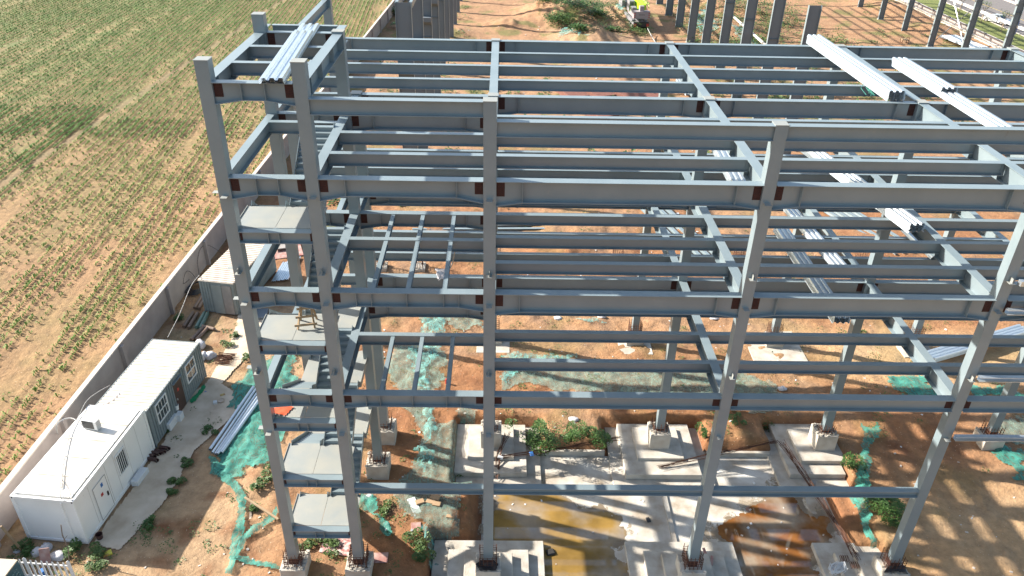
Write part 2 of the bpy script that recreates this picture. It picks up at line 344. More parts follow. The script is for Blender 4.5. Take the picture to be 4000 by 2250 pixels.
def xbeam(i,j,y,z,h,bf,kind='main_beam',hn=0,plates=True,st=(),xa=None,xb=None):
    a=xa if xa is not None else X[i]+CW+.003; b_=xb if xb is not None else X[j]-CW-.003
    mb=MB(); p0=Vector((a,y,z));p1=Vector((b_,y,z)); ibeam(mb,p0,p1,h,bf,h0=hn,h1=hn)
    L=b_-a; ss=list(st)
    if hn: ss+=[.9,L-.9]
    if ss: stiff(mb,p0,p1,h,bf,ss)
    o=mb.build(kind,'steel',FR)
    if plates:
        ph=min(h*.8,.55)
        for xx in (a+.01,b_-.29):
            pl=MB()
            for s_ in (-1,1): pl.box(xx,xx+.28,y+s_*.012-.004,y+s_*.012+.004,z-.06-ph,z-.06)
            for bx in range(4):
                for bz in range(6): 
                    cx_=xx+.04+bx*.065; cz_=z-.1-bz*(ph-.08)/5; pl.box(cx_-.014,cx_+.014,y-.034,y-.016,cz_-.014,cz_+.014)
            pl.build('connection_plate','rust',o)
    return o
def ybeam(x,y0,y1,z,h,bf,kind='girder',st=()):
    mb=MB(); p0=Vector((x,y0,z-.001));p1=Vector((x,y1,z-.001)); ibeam(mb,p0,p1,h,bf)
    if st: stiff(mb,p0,p1,h,bf,st)
    return mb.build(kind,'steel',FR)
BR=[7.65,10.75,13.92,15.22,18.2]
def column(ci,y,top,br=False,side=False):
    x=X[ci]; mb=MB().box(x-CW,x+CW,y-CW,y+CW,0,top-.02)
    for z in (5.2,12.6,17.1): mb.box(x-CW-.004,x+CW+.004,y-CW-.004,y+CW+.004,z-.006,z+.006)
    o=mb.build('column','steel',FR)
    MB().box(x-CW+.005,x+CW-.005,y-CW+.005,y+CW-.005,-.45,-.001).build('primer_band','rust',o)
    MB().box(x-CW-.015,x+CW+.015,y-CW-.015,y+CW+.015,top-.019,top).build('cap_plate','plate',o)
    if br:
        for k,z in enumerate(BR):
            if z>top-.5: continue
            m_=MB().box(x-.11,x+.11,y-CW-.24,y-CW-.001,z,z+.014)
            if k in(1,3): m_.box(x-.007,x+.007,y-CW-.2,y-CW-.001,z+.016,z+.2)
            m_.build('cleat','plate',o)
            if side:
                m_=MB().box(x-CW-.26,x-CW-.001,y-.1,y+.12,z+.03,z+.044); m_.build('cleat','plate',o)
    return o
column(1,YA,22.79,True,True); column(2,YA,22.78,True); column(3,YA,21.63,True); column(4,YA,20.99,True); column(5,YA,20.99,True); column(6,YA,20.99)
column(1,YT,22.79); column(2,YT,22.2)
column(1,YB,Z4-.1); column(1,YC,21.9)
for c in (2,3,4,5,6):
    for y in (YB,YC):
        if (c,y)!=(2,YC): column(c,y,Z4+.06)
# row A, front face
YF=-.12
for z,hh in ((Z2,.56),(Z3,.58),(Z4,.60)):
    hn=.17 if z>Z2 else .10
    xbeam(1,2,YF,z,hh,.38,hn=hn,st=())
    xbeam(2,3,YF,z,hh,.38,hn=hn if z!=Z4 else .2,st=(1.45,2.75,4.1) if z<Z4 else ())
    for i in (3,4,5): xbeam(i,i+1,YF,z,hh if z==Z2 else .76,.38,hn=.14 if z>Z2 else 0)
xbeam(1,2,YF,Z5,.55,.34,hn=.15)
for i in (2,3,4): xbeam(i,i+1,YF,Z1-.02,.32,.32,'tie_beam',plates=False)
xbeam(2,3,YF,21.62,.5,.32,'parapet_beam',plates=False)
for i in (3,4,5): xbeam(i,i+1,YF,20.97,.5,.32,'parapet_beam',plates=False)
ybeam(X[1],.45+YT,YC-CW,20.97,.45,.26,'parapet_beam')
# rows T,B,C
for z in (Z2,Z3,Z4):
    xbeam(1,2,YT,z,.6,.34,hn=.12); xbeam(2,3,YT,z,.6,.34,hn=.15,st=(1.45,2.75,4.1) if z==Z3 else ())
    for y in (YB,YC):
        if y==YC: xbeam(1,3,y,z,.72,.36,hn=.13)
        else: xbeam(1,2,y,z,.5,.26,'main_beam'); xbeam(2,3,y,z,.72,.36,hn=.13)
        for i in (3,4,5): xbeam(i,i+1,y,z,.72,.36,hn=.13 if z>Z2 else 0)
xbeam(1,2,YT,Z5,.6,.3,hn=.13)
# girders
for c in (2,3,4,5,6):
    for z in (Z2,Z3,Z4):
        if c==2:
            ybeam(X[c],YA+CW,YT-CW,z,.62,.36,st=(2.16,4.3)); ybeam(X[c],YT+CW,YB-CW,z,.5,.3)
        else: ybeam(X[c],YA+CW,YB-CW,z,.68,.38,st=(2.0,4.1,6.24))
        (ybeam(X[c],YB+CW,YC-CW,z,.68,.38,st=(2.2,4.6,7.0)) if c!=2 else None)
for z in (Z2,Z3,Z4): ybeam(X[1],YA+CW,YT-CW,z,.55,.3); ybeam(X[1],YT+CW,YB-CW,z,.5,.28); ybeam(X[1],YB+CW,YC-CW,z,.55,.3)
for x in (X[1],X[2]): ybeam(x,YA+CW,YT-CW,Z5,.58,.38,st=(.4,2.1,4.2,5.8))
ybeam(X[2],YT+CW,YT+1.05,Z5+.05,.58,.32); ybeam(X[1],YT+CW,YT+1.05,Z5+.05,.4,.26)
xbeam(1,2,YT+.95,Z5+.05,.42,.22,'secondary_beam',plates=False,xa=X[1]+.2,xb=X[2]-.2)
# secondary beams
def sec(i,y,z,h=.46,xa=None,xb=None):
    a=(X[i]+.1) if xa is None else xa; b_=(X[i+1]-.1) if xb is None else xb
    mb=MB(); ibeam(mb,(a,y,z-.003),(b_,y,z-.003),h,.27,.022,.01)
    for e in (a+.08,b_-.08):
        for k in range(6): mb.box(e-.015,e+.015,y-.03,y-.008,z-.1-k*.055,z-.075-k*.055)
    return mb.build('secondary_beam','steel',FR)
for z in (Z2,Z3,Z4):
    ya=[2.16,4.32,6.48]; yb=[11.6,14.0,16.45]
    for i in (3,4,5):
        for y in ya+yb: sec(i,y,z)
    for y in yb: sec(2,y,z,.46,X[1]+.15,X[3]-.1)
    if z==Z4: sec(2,ya[0],z); sec(2,ya[1],z); sec(1,5.4,z)
    elif z==Z3: sec(2,4.0,z,.5)
    else: sec(2,4.0,z,.5)
for y in (2.16,4.32): sec(1,y,Z5,.42,X[1]+.16,X[2]-.16)
# floor joists in the small bay
for z in (Z2,Z3):
    for k,x in enumerate((1.45+.24,2.75+.24,4.1+.24)):
        mb=MB(); ibeam(mb,(x,.04,z-.03),(x,3.88,z-.03),.2,.17,.012,.01); mb.build('joist','steel',FR)
        if z==Z3: mb=MB(); ibeam(mb,(x,4.12,z-.03),(x,6.32,z-.03),.2,.17,.012,.01); mb.build('joist','steel',FR)
# landings
def landing(z,y1=1.95,back=True):
    x0,x1=X[1]+.12,X[2]-.12
    xbeam(1,2,YF,z,.42,.34,'landing_beam',st=(1.02,1.4),plates=False)
    for a in (X[1]+CW+.01,X[2]-CW-.09): MB().box(a,a+.08,YF-.02,YF-.009,z-.4,z-.06).build('connection_plate','rust',FR)
    mb=MB(); t=.012; zz=z+.006
    out=[(x0-.0,.5),(x0-.12,.6),(x0-.12,y1),(-1.56,y1),(-1.56,.05),(x0+.12,.05)]
    mb.poly([(a,b_,zz) for a,b_ in out]+[(a,b_,zz+t) for a,b_ in out],[tuple(range(5,-1,-1)),tuple(range(6,12))]+[(i,(i+1)%6,6+(i+1)%6,6+i) for i in range(6)])
    mb.box(-1.545,x1+.08,.05,y1,zz,zz+t); mb.box(x0+.1,x1,y1-.05,y1-.01,z-.25,z); mb.box(x0-.14,x0-.12,.55,y1,z-.2,zz+.05)
    mb.build('landing_plate','plate',FR)
def flight(x0,x1,y0,z0,y1,z1,n_):
    root=None; mb=MB(); dz=(z1-z0)/n_; dy=(y1-y0)/n_
    for k in range(n_):
        ya_=y0+dy*k; zt=z0+dz*(k+1)
        mb.box(x0,x1,min(ya_,ya_+dy),max(ya_,ya_+dy)+ (.0),zt-.01,zt)
        mb.box(x0,x1,min(ya_,ya_)-.006,ya_+.006,zt-dz,zt-.011)
    o=mb.build('stair_flight','steel',FR)
    for xx in (x0-.03,x1+.01):
        s_=MB(); s_.prism(Vector((xx+.01,y0-.1*(1 if y1>y0 else -1),z0-.02)),Vector((xx+.01,y1,z1+.04)),[(-.01,-.2),(.01,-.2),(.01,.13),(-.01,.13)]); s_.build('stringer','steel',o)
    return o
def rear(z,y0=4.5,y1=6.3,full=True):
    MB().box(X[1]+.12,-.05,y0,y1,z+.006,z+.02).box(X[1]+.1,-.06,y0,y0+.02,z-.24,z+.005).box(-.06,-.04,y0,y1,z-.22,z+.1).build('landing_plate','plate',FR)
lv=[(None,1.88,3.45),(3.45,5.05,6.6),(6.6,8.2,9.68),(9.68,12.05,14.44),(14.44,16.85,18.89)]
for lo,mid,hi in lv:
    landing(mid,1.95 if mid<10 else 1.8)
    n_=9 if mid<9 else 13; y1=4.5 if mid<9 else 5.0
    flight(-1.42,-.2,1.95,mid,y1,hi,n_)
    if lo is not None: flight(-2.85,-1.62,1.95 ,mid,y1,lo,n_) if False else None
    lo2=.0-1.05 if lo is None else lo
    # left flight: rises from the rear towards the front landing
    mb=MB(); dz=(mid-lo2)/n_; dy=(y1-1.95)/n_
    for k in range(n_):
        ya_=1.95+dy*k; zt=mid-dz*(k+1)
        mb.box(-2.85,-1.62,ya_,ya_+dy,zt-.01,zt); mb.box(-2.85,-1.62,ya_-.006,ya_+.006,zt+.001,zt+dz-.011)
    o=mb.build('stair_flight','steel',FR)
    for xx in (-2.88,-1.61):
        s_=MB(); s_.prism(Vector((xx+.01,1.85,mid+.1)),Vector((xx+.01,y1,lo2)),[(-.01,-.2),(.01,-.2),(.01,.13),(-.01,.13)]); s_.build('stringer','steel',o)
    if hi in (3.45,6.6): rear(hi,4.4,6.9)
    elif hi<10: rear(hi,4.4,6.25)
# galvanised rails bolted to the right front column
for z,x1_ in ((7.8,34),(10.85,34),(13.97,34)):
    o=MB().prism((25.0+.15,-.47,z+.1),(x1_,-.47,z+.1),[(-.1,-.1),(.1,-.1),(.1,-.08),(-.08,-.08),(-.08,.08),(.1,.08),(.1,.1),(-.1,.1)]).build('wall_rail','galv',FR)
o=MB().prism((25.2,-.47,15.3),(34,-.47,15.3),[(-.1,-.1),(.1,-.1),(.1,.1),(-.1,.1)]).build('wall_rail','galv',FR)
# ================================================================ footings
def cage(mb,x,y,z0,z1,hw=.38,n=4,hp=.16):
    for i in range(n+1):
        for j in range(n+1):
            if i in(0,n) or j in(0,n):
                a=-hw+2*hw*i/n; b_=-hw+2*hw*j/n; q=random.uniform(-.03,.03); mb.tube((x+a,y+b_,z0),(x+a+q,y+b_+q,z1+random.uniform(-.15,.12)),.016,5)
    z=z0+.1
    while z<z1-.05:
        for a in(-hw,hw): mb.tube((x-hw-.03,y+a,z),(x+hw+.03,y+a,z),.012,4); mb.tube((x+a,y-hw-.03,z),(x+a,y+hw+.03,z),.012,4)
        z+=hp
def footing(x,y,label,ztop=-.45,base=-1.3,steps=(),hw=.58,cz=.4):
    o=thing('concrete_footing',label,'footing',(x,y,base),'stepped concrete footings under the columns')
    mv=Matrix.Translation((-x,-y,-base))
    def bx(nm,x0,x1,y0,y1,z0,z1,m='conc',bev=.0):
        mb=MB().box(x0,x1,y0,y1,z0,z1,mv); ob=mb.build(nm,m,o)
        md=ob.modifiers.new('b','BEVEL'); md.width=.02; md.segments=1
        return ob
    bx('pedestal',x-hw,x+hw,y-hw,y+hw,base-.3,ztop)
    for k,(cx_,cy_,h_,z0,z1) in enumerate(steps): bx('step' if k<len(steps)-1 else 'base_slab',cx_-h_[0],cx_+h_[1],cy_-h_[2],cy_+h_[3],z0,z1)
    mb=MB(); cage(mb,x,y,ztop-.05,cz); mb.v=[tuple(mv@Vector(v)) for v in mb.v]; mb.build('rebar_cage','rebar',o)
    rb=MB()
    for _ in range(40):
        a=random.uniform(-hw,hw);b_=random.choice((-1,1))*random.uniform(.3,hw)
        if random.random()<.5:a,b_=b_,a
        s_=random.uniform(.02,.06); rb.box(x+a-s_,x+a+s_,y+b_-s_,y+b_+s_,ztop,ztop+random.uniform(.02,.08),mv)
    rb.build('rubble','conc',o)['kind']='stuff'
    return o
def sq(c,h,z0,z1,cy): return (c,cy,(h,h,h,h),z0,z1)
for c,nm in ((3,'footing with black plastic at the foot of the middle front column'),(4,'footing carrying two red strips at the foot of the front column right of centre'),(5,'footing beside the green net at the foot of the right front column')):
    x=X[c]
    footing(x,YA,nm,-.4,-1.25,[sq(x-.0,1.15,-1.45,-1.08,.0),sq(x,1.95,-1.75,-1.36,-.4),sq(x,2.72,-2.1,-1.66,-.35)])
footing(X[3],YB,'footing behind the middle front column at the left end of the white slab',-.15,-1.25,[sq(X[3],1.3,-1.45,-1.22,YB),sq(X[3],2.0,-1.75,-1.44,YB-.3),sq(X[3],2.8,-2.1,-1.76,YB-.0)])
footing(X[4],YB,'white stepped footing in the middle of the pit behind the leaning rebar',-.15,-1.25,[sq(X[4],1.3,-1.45,-1.2,YB),sq(X[4],2.1,-1.75,-1.38,YB-.3),sq(X[4],2.8,-2.1,-1.76,YB-.05)])
footing(X[5],YB,'tall stepped footing at the right rear corner of the pit with rebar lying over it',-.15,-1.25,[sq(X[5]-.2,1.35,-1.45,-1.2,YB-.05),(X[5]-.2,YB-.1,(2.2,.9,2.1,2.1),-1.75,-1.44),(X[5]-.2,YB,(2.9,1.0,2.8,2.0),-2.1,-1.76)])
footing(X[1],YA,'narrow white pedestal under the left front corner column of the stair tower',-.4,-1.1)
footing(X[2],YA,'narrow white pedestal under the right front column of the stair tower',-.4,-1.1)
footing(X[2],YT,'grey block pedestal under the rear column of the stair tower',-.15,-1.3)
footing(X[2],YB,'pedestal with rubble just behind the stair tower pedestal',-.1,-1.3,hw=.6)
footing(X[1],YT,'pedestal hidden behind the lower stairs on the left side',-.3,-1.1); footing(X[1],YB,'pedestal at the left edge of the second column row',-.3,-1.1)
footing(X[6],YB,'lone white pedestal on bare soil near the right edge of the photo',-.4,-1.2)
CL={1:'farthest left',2:'behind the stair tower',3:'behind the middle front column',4:'in line with the stepped pit footing',5:'on a pale pad at right',6:'at the far right'}
for c in (1,2,3,4,5,6):
    if c!=2: footing(X[c],YC,'low third row footing '+CL[c]+' with tall rusty starter bars','' and 0 or -.55,-1.15,[sq(X[c],1.1 if c!=5 else 1.8,-1.3,-1.0,YC-.4)],cz=.55)
    footing(X[c],YD,'fourth row starter cage without a column, '+CL[c],-.75,-1.1,cz=.9)
# pit slab, walls and puddles
slab=MB().box(5.6,24.2,-8,6.38,-2.15,-1.93); slab.box(8.3,13.2,6.3801,8.75,-2.15,-1.93); slab.box(17.8,22.6,6.3801,8.75,-2.15,-1.93)
struct(slab.build('pit_slab','slab'))
kb=MB().box(8.9,12.5,8.76,8.95,-2.1,-1.62); kb.box(18.35,22.0,8.76,8.95,-2.1,-1.62); struct(kb.build('pit_edge','conc'))
sp=MB().prism((15.35,-2,-1.93),(15.42,6.3,-1.93),[(-.12,-.1),(.12,-.1),(.12,.1),(-.12,.1)]); struct(sp.build('slab_curb','conc'))
wm=bpy.data.materials.new('puddle water'); wm.use_nodes=True; b=wm.node_tree.nodes['Principled BSDF']; n=wm.node_tree.nodes; l=wm.node_tree.links
b.inputs['Roughness'].default_value=.03; b.inputs['IOR'].default_value=1.9
g=n.new('ShaderNodeNewGeometry'); sx=n.new('ShaderNodeSeparateXYZ'); l.new(g.outputs['Position'],sx.inputs[0])
mr=n.new('ShaderNodeMapRange'); mr.inputs['From Min'].default_value=14; mr.inputs['From Max'].default_value=17; l.new(sx.outputs['X'],mr.inputs['Value'])
cr=n.new('ShaderNodeMix'); cr.data_type='RGBA'; l.new(mr.outputs[0],cr.inputs[0]); cr.inputs[6].default_value=(.27,.165,.045,1); cr.inputs[7].default_value=(.20,.08,.022,1)
t=n.new('ShaderNodeTexNoise'); t.inputs['Scale'].default_value=.8; t.inputs['Detail'].default_value=6; l.new(g.outputs['Position'],t.inputs['Vector'])
mm=n.new('ShaderNodeMapRange'); mm.inputs['From Min'].default_value=.3; mm.inputs['From Max'].default_value=.7; mm.inputs['To Min'].default_value=.7; mm.inputs['To Max'].default_value=1.2; l.new(t.outputs['Fac'],mm.inputs['Value'])
cg=n.new('ShaderNodeMix'); cg.data_type='RGBA'; cg.inputs[7].default_value=(.30,.25,.19,1); tg=n.new('ShaderNodeTexNoise'); tg.inputs['Scale'].default_value=.45; tg.inputs['Detail'].default_value=7; l.new(g.outputs['Position'],tg.inputs['Vector'])
mg=n.new('ShaderNodeMapRange'); mg.inputs['From Min'].default_value=.45; mg.inputs['From Max'].default_value=.62; mg.inputs['To Max'].default_value=.85; l.new(tg.outputs['Fac'],mg.inputs['Value']); l.new(mg.outputs[0],cg.inputs[0]); l.new(cr.outputs[2],cg.inputs[6])
mu=n.new('ShaderNodeMix'); mu.data_type='RGBA'; mu.blend_type='MULTIPLY'; mu.inputs[0].default_value=1; l.new(cg.outputs[2],mu.inputs[6]); l.new(mm.outputs[0],mu.inputs[7]); l.new(mu.outputs[2],b.inputs['Base Color'])
MT['water']=wm; MT['wet']=mat('wet concrete',(.20,.15,.10),.35,0,(.30,.24,.17),1.5,.5)
MT['stain']=netmat('mud stain',(.42,.33,.22),(.50,.41,.30),(-.2,.9))
def zs(x,y): return -1.93
W1=[(1930,1900),(2150,1905),(2230,1960),(2260,2000),(2340,1980),(2420,2030),(2440,2090),(2370,2140),(2440,2190),(2440,2290),(1930,2290)]
W2=[(3010,1925),(3080,1900),(3120,1960),(3180,2010),(3240,2040),(3240,2110),(3170,2130),(3180,2290),(2900,2290),(2870,2150),(2800,2090),(2820,2040),(2920,2010)]
for k,Wp in enumerate((W1,W2)):
    P=px(Wp,-1.93); cx_=sum(p[0] for p in P)/len(P); cy_=sum(p[1] for p in P)/len(P)
    P2=[(cx_+(a-cx_)*1.08,cy_+(c-cy_)*1.08) for a,c in P]
    P3=[(cx_+(a-cx_)*1.2,cy_+(c-cy_)*1.2) for a,c in P]; struct(drape('mud_stain',P3,'stain',.003,.05,0,.5,zs,seed=k+3)); struct(drape('wet_patch',P2,'wet',.005,.05,0,.3,zs,seed=k+3)); struct(drape('puddle',P,'water',.009,.05,0,.28,zs,seed=k))
# ================================================================ decking
def corr(wd,nr,h,t=.004,bot=.5):
    p=wd/nr; top=[]
    for k in range(nr): x=-wd/2+k*p; top+=[(x,0),(x+p*.22,0),(x+p*.36,h),(x+p*.78,h),(x+p*.92,0)]
    top.append((wd/2,0)); return top+[(a,b-t) for a,b in reversed(top)]
def deck(name,label,p0,p1,n_,wd=.8,dz=.055,group='galvanised decking bundles on the frame',upn=0,m='galv',short=None,nr=3,h=.075):
    p0=Vector(p0);p1=Vector(p1); c=(p0+p1)/2; o=thing(name,label,'decking bundle',c,group)
    for k in range(n_):
        a=p0-c+Vector((0,0,k*dz)); b_=p1-c+Vector((0,0,k*dz)); d=(b_-a).normalized()
        a+=d*random.uniform(-.04,.04); b_+=d*random.uniform(-.04,.04)
        if short and k>=short[0]: b_=a+(b_-a)*short[1]
        MB().prism(a,b_,corr(wd,nr,h)).build('sheet',m,o)
    return o
deck('decking_bundle','galvanised sheets lying across the very top of the stair tower',(-.83,-.35,Z5+.01),(-1.27,7.35,Z5+.06),3,.8,.06,short=(1,.8))
deck('decking_bundle','thick white bundle on the roof girder with green net strands caught on it',(23.65,19.6,Z4+.01),(23.85,9.25,Z4+.01),8)
deck('decking_bundle','thinner stepped bundle on the roof nearest the right edge',(26.54,15.1,Z4+.01),(26.6,5.35,Z4+.01),4); 
deck('decking_bundle','short top layer over the far half of the right roof bundle',(26.5,15.15,Z4+.25),(26.55,10.0,Z4+.25),3)
deck('decking_bundle','bright bundle ending beside the floor girder at right, one floor below the roof',(22.3,16.5,Z3+.01),(24.2,5.2,Z3+.01),7)
deck('decking_bundle','bundle with dark open end showing behind the right tall front column',(17.95,15.9,Z3+.01),(17.7,9.6,Z3+.01),6)
deck('decking_bundle','long lower bundle whose dark rib ends hang over the open ground at right',(22.1,14.6,Z2+.01),(22.1,5.2,Z2+.01),6)
deck('decking_bundle','streaked bundle parallel to the long lower one on its right',(23.5,17.3,Z2+.01),(24.0,9.8,Z2+.01),4)
deck('decking_bundle','small bluish bundle glimpsed under the floor at far right',(29.4,16,Z2+.01),(29.6,11.5,Z2+.01),3)
deck('decking_sheet','shiny decking sheets lying crosswise behind the floor joists',(.6,12.6,Z2+.01),(5.7,12.6,Z2+.01),2,.85,group='decking lying crosswise',nr=4)
# green strands on the roof bundle
mb=MB(); p=at(3395,300,Z4+.3)
for k in range(26):
    a=at(3390+random.uniform(-8,8),300,Z4+.25); b_=at(3440+random.uniform(-60,30),365+random.uniform(-15,10),Z4-.1); c_=(a+b_)/2+Vector((random.uniform(-.3,.3),random.uniform(-.2,.2),-.1)); mb.path([a,c_,b_],.012,4)
tag(mb.build('net_scrap','netg'),'tattered green net strands hanging off the thick roof bundle','net')
# ================================================================ boundary wall
def wx(y): return -17.62+.041*y
bw=thing('boundary_wall','long grey rendered wall with posts between the crop field and the yard','wall',(wx(0),0,-1))
inv=Matrix.Translation((-wx(0),0,1))
def W(mb,nm,m,par=None): mb.v=[tuple(inv@Vector(v)) for v in mb.v]; return mb.build(nm,m,par or bw)
ypost=[8.06-6.93*k for k in (2,1)]+[8.06+6.93*k for k in range(0,22)]
for a,b_ in zip(ypost,ypost[1:]):
    W(MB().prism((wx(a+.15)-.1,a+.15,-.0),(wx(b_-.15)-.1,b_-.15,-.0),[(-.1,-1.3),(.1,-1.3),(.1,1.05),(-.1,1.05)]),'panel','wallc')
    W(MB().prism((wx(a)-.1,a,0),(wx(b_)-.1,b_,0),[(-.15,1.055),(.15,1.055),(.15,1.15),(-.15,1.15)]),'coping','cap')
for a in ypost: W(MB().box(wx(a)-.12,wx(a)+.22,a-.14,a+.14,-1.3,1.02),'post','wallc'); 
# ================================================================ cabins
def local(o,mb): return mb
ca_=thing('white_cabin','white flat roofed site cabin with an air conditioner on its roof','cabin',(-13.27,1.39,-1),rz=R(-6.1))
w_,L_,H_=3.1,6.65,2.85
MB().box(-w_+.05,-.05,.05,L_-.05,.12,H_-.12).build('walls','white',ca_)
fr=MB()
for x in(-w_,-.16):
    for y in (0,L_-.16): fr.box(x,x+.16,y,y+.16,0,H_)
for z0,z1 in((0,.14),(H_-.16,H_-.003)):
    for y in (.0,L_-.12): fr.box(-w_+.161,-.161,y,y+.12,z0,z1)
    for x in (-w_,-.12): fr.box(x,x+.12,.161,L_-.161,z0,z1)
fr.build('frame','white',ca_)
cc=MB()
for x in(-w_+.04,-.12):
    for y in(.04,L_-.12): cc.box(x,x+.08,y,y+.08,H_+.001,H_+.004)
for x in (-w_+.05,-.11): cc.box(x,x+.06,-.004,-.001,H_-.13,H_-.03)
cc.build('corner_holes','dark',ca_)
rf=MB(); ysg=[.2+k*1.27 for k in range(6)]
def roofout(y0,y1,z): rf.box(-w_+.2,-.2,y0+.012,y1-.012,H_-.1,z)
for k in range(5): roofout(ysg[k],ysg[k+1],H_+.03)
rf.build('roof','whiteroof',ca_)
sm_=MB(); [sm_.box(-w_+.22,-.22,ysg[k]-.02,ysg[k]+.02,H_+.031,H_+.06) for k in range(1,5)]; sm_.build('roof_seams','whiteroof',ca_)
pn=MB(); [pn.box(-.05,-.044,y,y+.012,.2,H_-.2) for y in (1.15,2.6,3.35,4.45,5.5)]; pn.build('panel_joints','cable',ca_)
d_=MB().box(-.048,-.015,1.38,2.42,.16,2.2).build('door','white',ca_); MB().box(-.0148,-.005,1.36,2.44,.14,.16).box(-.0148,-.005,1.36,1.378,.161,2.22).box(-.0148,-.005,2.421,2.44,.161,2.22).box(-.0148,-.005,1.38,2.42,2.202,2.22).build('door_trim','concd',d_)
MB().box(-.014,.02,2.2,2.3,1.0,1.25).build('handle','dark',d_); MB().box(-.014,-.008,1.95,2.12,1.78,2.0).build('notice','blue',d_); MB().box(-.014,-.008,1.78,1.96,1.32,1.5).build('notice','stripe',d_)
def window(par,y0,y1,z0,z1,bars,x=0.,m='white',cross=True):
    f=MB().box(x-.04,x+.03,y0,y0+.06,z0,z1).box(x-.04,x+.03,y1-.06,y1,z0,z1).box(x-.04,x+.03,y0+.061,y1-.061,z1-.06,z1).box(x-.04,x+.03,y0+.061,y1-.061,z0,z0+.06)
    if cross: f.box(x-.02,x+.02,y0+.061,y1-.061,(z0+z1)/2-.025,(z0+z1)/2+.025)
    for k in range(1,bars): yy=y0+(y1-y0)*k/bars; f.box(x+.021,x+.036,yy-.014,yy+.014,z0+.03,z1-.03)
    w=f.build('window',m,par); MB().box(x-.035,x-.025,y0+.05,y1-.05,z0+.05,z1-.05).build('pane','glass',w); return w
window(ca_,3.45,4.32,1.08,2.38,6,cross=False)
MB().tube((-.62,-.03,0),(-.62,-.03,H_-.15),.03,8).build('drainpipe','white',ca_)
ac=thing('air_conditioner','grey air conditioner unit standing on the white cabin roof','air conditioner',(-14.6,6.45,1.9),rz=R(-12))
MB().box(-.42,.42,-.17,.17,.03,.58).build('casing','white',ac); MB().box(-.38,.26,-.18,-.172,.08,.54).build('fan_grille','dark',ac)
g_=MB(); [g_.box(.421,.426,-.14,.14,.09+k*.055,.12+k*.055) for k in range(8)]; g_.build('side_grille','cable',ac); MB().box(-.35,-.28,-.16,.16,0,.029).box(.28,.35,-.16,.16,0,.029).build('feet','dark',ac)
def cable(label,pts,r=.02,m='cable',n='cable',cat='cable'):
    P=[Vector(p) for p in pts]; out=[]
    Q=[P[0]]+P+[P[-1]]
    for i in range(1,len(Q)-2):
        for t in [k/6 for k in range(6)]:
            a,b_,c_,d_=Q[i-1:i+3]; out.append(.5*((2*b_)+(-a+c_)*t+(2*a-5*b_+4*c_-d_)*t*t+(-a+3*b_-3*c_+d_)*t**3))
    out.append(P[-1]); return tag(MB().path(out,r,6).build(n,m,None,True),label,cat)
zr=1.96
cable('pale cable running the length of the white cabin roof',[at(240,1905,zr),at(250,1800,zr),at(275,1690,zr),at(310,1620,zr),at(340,1565,zr),at(385,1530,zr+.1),at(430,1505,zr)])
cable('looped dark cable end at the front edge of the cabin roof',[at(235,1880,zr),at(238,1945,zr),at(262,1955,zr),at(275,1925,zr),at(250,1885,zr),at(240,1870,zr)],.013,'hose')
cable('white lagged hose from the air conditioner to the wall',[at(318,1660,zr),at(285,1635,zr),at(250,1638,zr),at(222,1660,zr),at(225,1695,.6)],.035)
cable('thin white cable slung between the two corrugated containers',[at(655,1318,1.65),at(700,1230,1.9),at(745,1120,2.2),at(778,1075,1.7)],.022)
gc=thing('grey_container','weathered grey blue container office with a brown door and rusty pale roof','container',(-13.27+.106*6.78+.0,1.39+6.78*.994,-1),rz=R(-6.1))
W2_,L2,H2=3.0,6.5,2.6
MB().box(-W2_+.04,-.05,.04,L2-.04,.05,H2-.1).build('walls','greywall',gc)
rb=MB()
y=.12
while y<L2-.15:
    if not any(a-.05<y<b_+.05 for a,b_ in ((.7,2.0),(2.78,3.78),(4.3,5.55))): rb.box(-.049,-.012,y,y+.11,.1,H2-.12)
    else:
        rb.box(-.049,-.02,y,y+.11,2.42,H2-.12); 
        if not 2.7<y<3.85: rb.box(-.049,-.02,y,y+.11,.1,.98)
    y+=.235
x=-W2_+.15
while x<-.2: rb.box(x,x+.11,L2-.041,L2-.005,.1,H2-.12); rb.box(x,x+.11,.005,.039,.1,H2-.12); x+=.235
rb.build('wall_ribs','greywall',gc)
e=MB()
for y in (0,L2-.06): e.box(-W2_,-.0,y,y+.06,H2-.1,H2)
e.box(-.06,-.001,.061,L2-.061,H2-.1,H2); e.box(-W2_+.001,-W2_+.06,.061,L2-.061,H2-.1,H2)
for y in(.001,L2-.1): e.box(-.08,-.002,y,y+.1,0,H2-.101)
e.build('edge_rails','greywall',gc)
rf=MB().box(-W2_+.06,-.06,.06,L2-.06,H2-.08,H2-.02); y=.15
while y<L2-.2: rf.box(-W2_+.08,-.08,y,y+.14,H2-.019,H2+.006); y+=.27
rf.build('roof','greyroof',gc)
window(gc,.75,1.98,1.02,2.32,4); window(gc,4.35,5.52,1.05,2.32,2)
d_=MB().box(-.045,-.01,2.82,3.74,.08,2.15).build('door','door',gc); MB().box(-.045,.1,2.75,3.8,2.2,2.24).build('canopy','greywall',gc); MB().box(-.009,-.003,3.15,3.32,1.45,1.65).build('notice','stripe',d_); MB().box(-.009,.04,2.9,2.96,1.0,1.12).build('handle','cable',d_)
sc_=thing('storage_container','pale corrugated storage container with striped roof behind the left front column','container',(-11.9,21.55,-1),rz=R(-10))
W3,L3,H3=2.6,6.5,2.6
MB().box(-W3+.04,-.04,.04,L3-.04,.04,H3-.08).build('walls','storewall',sc_)
rb=MB(); y=.1
while y<L3-.1: rb.box(-.039,-.0,y,y+.1,.08,H3-.1); y+=.2
x=-W3+.1
while x<-1.75: rb.box(x,x+.1,.0,.039,.08,H3-.1); x+=.2
rb.build('wall_ribs','storewall',sc_)
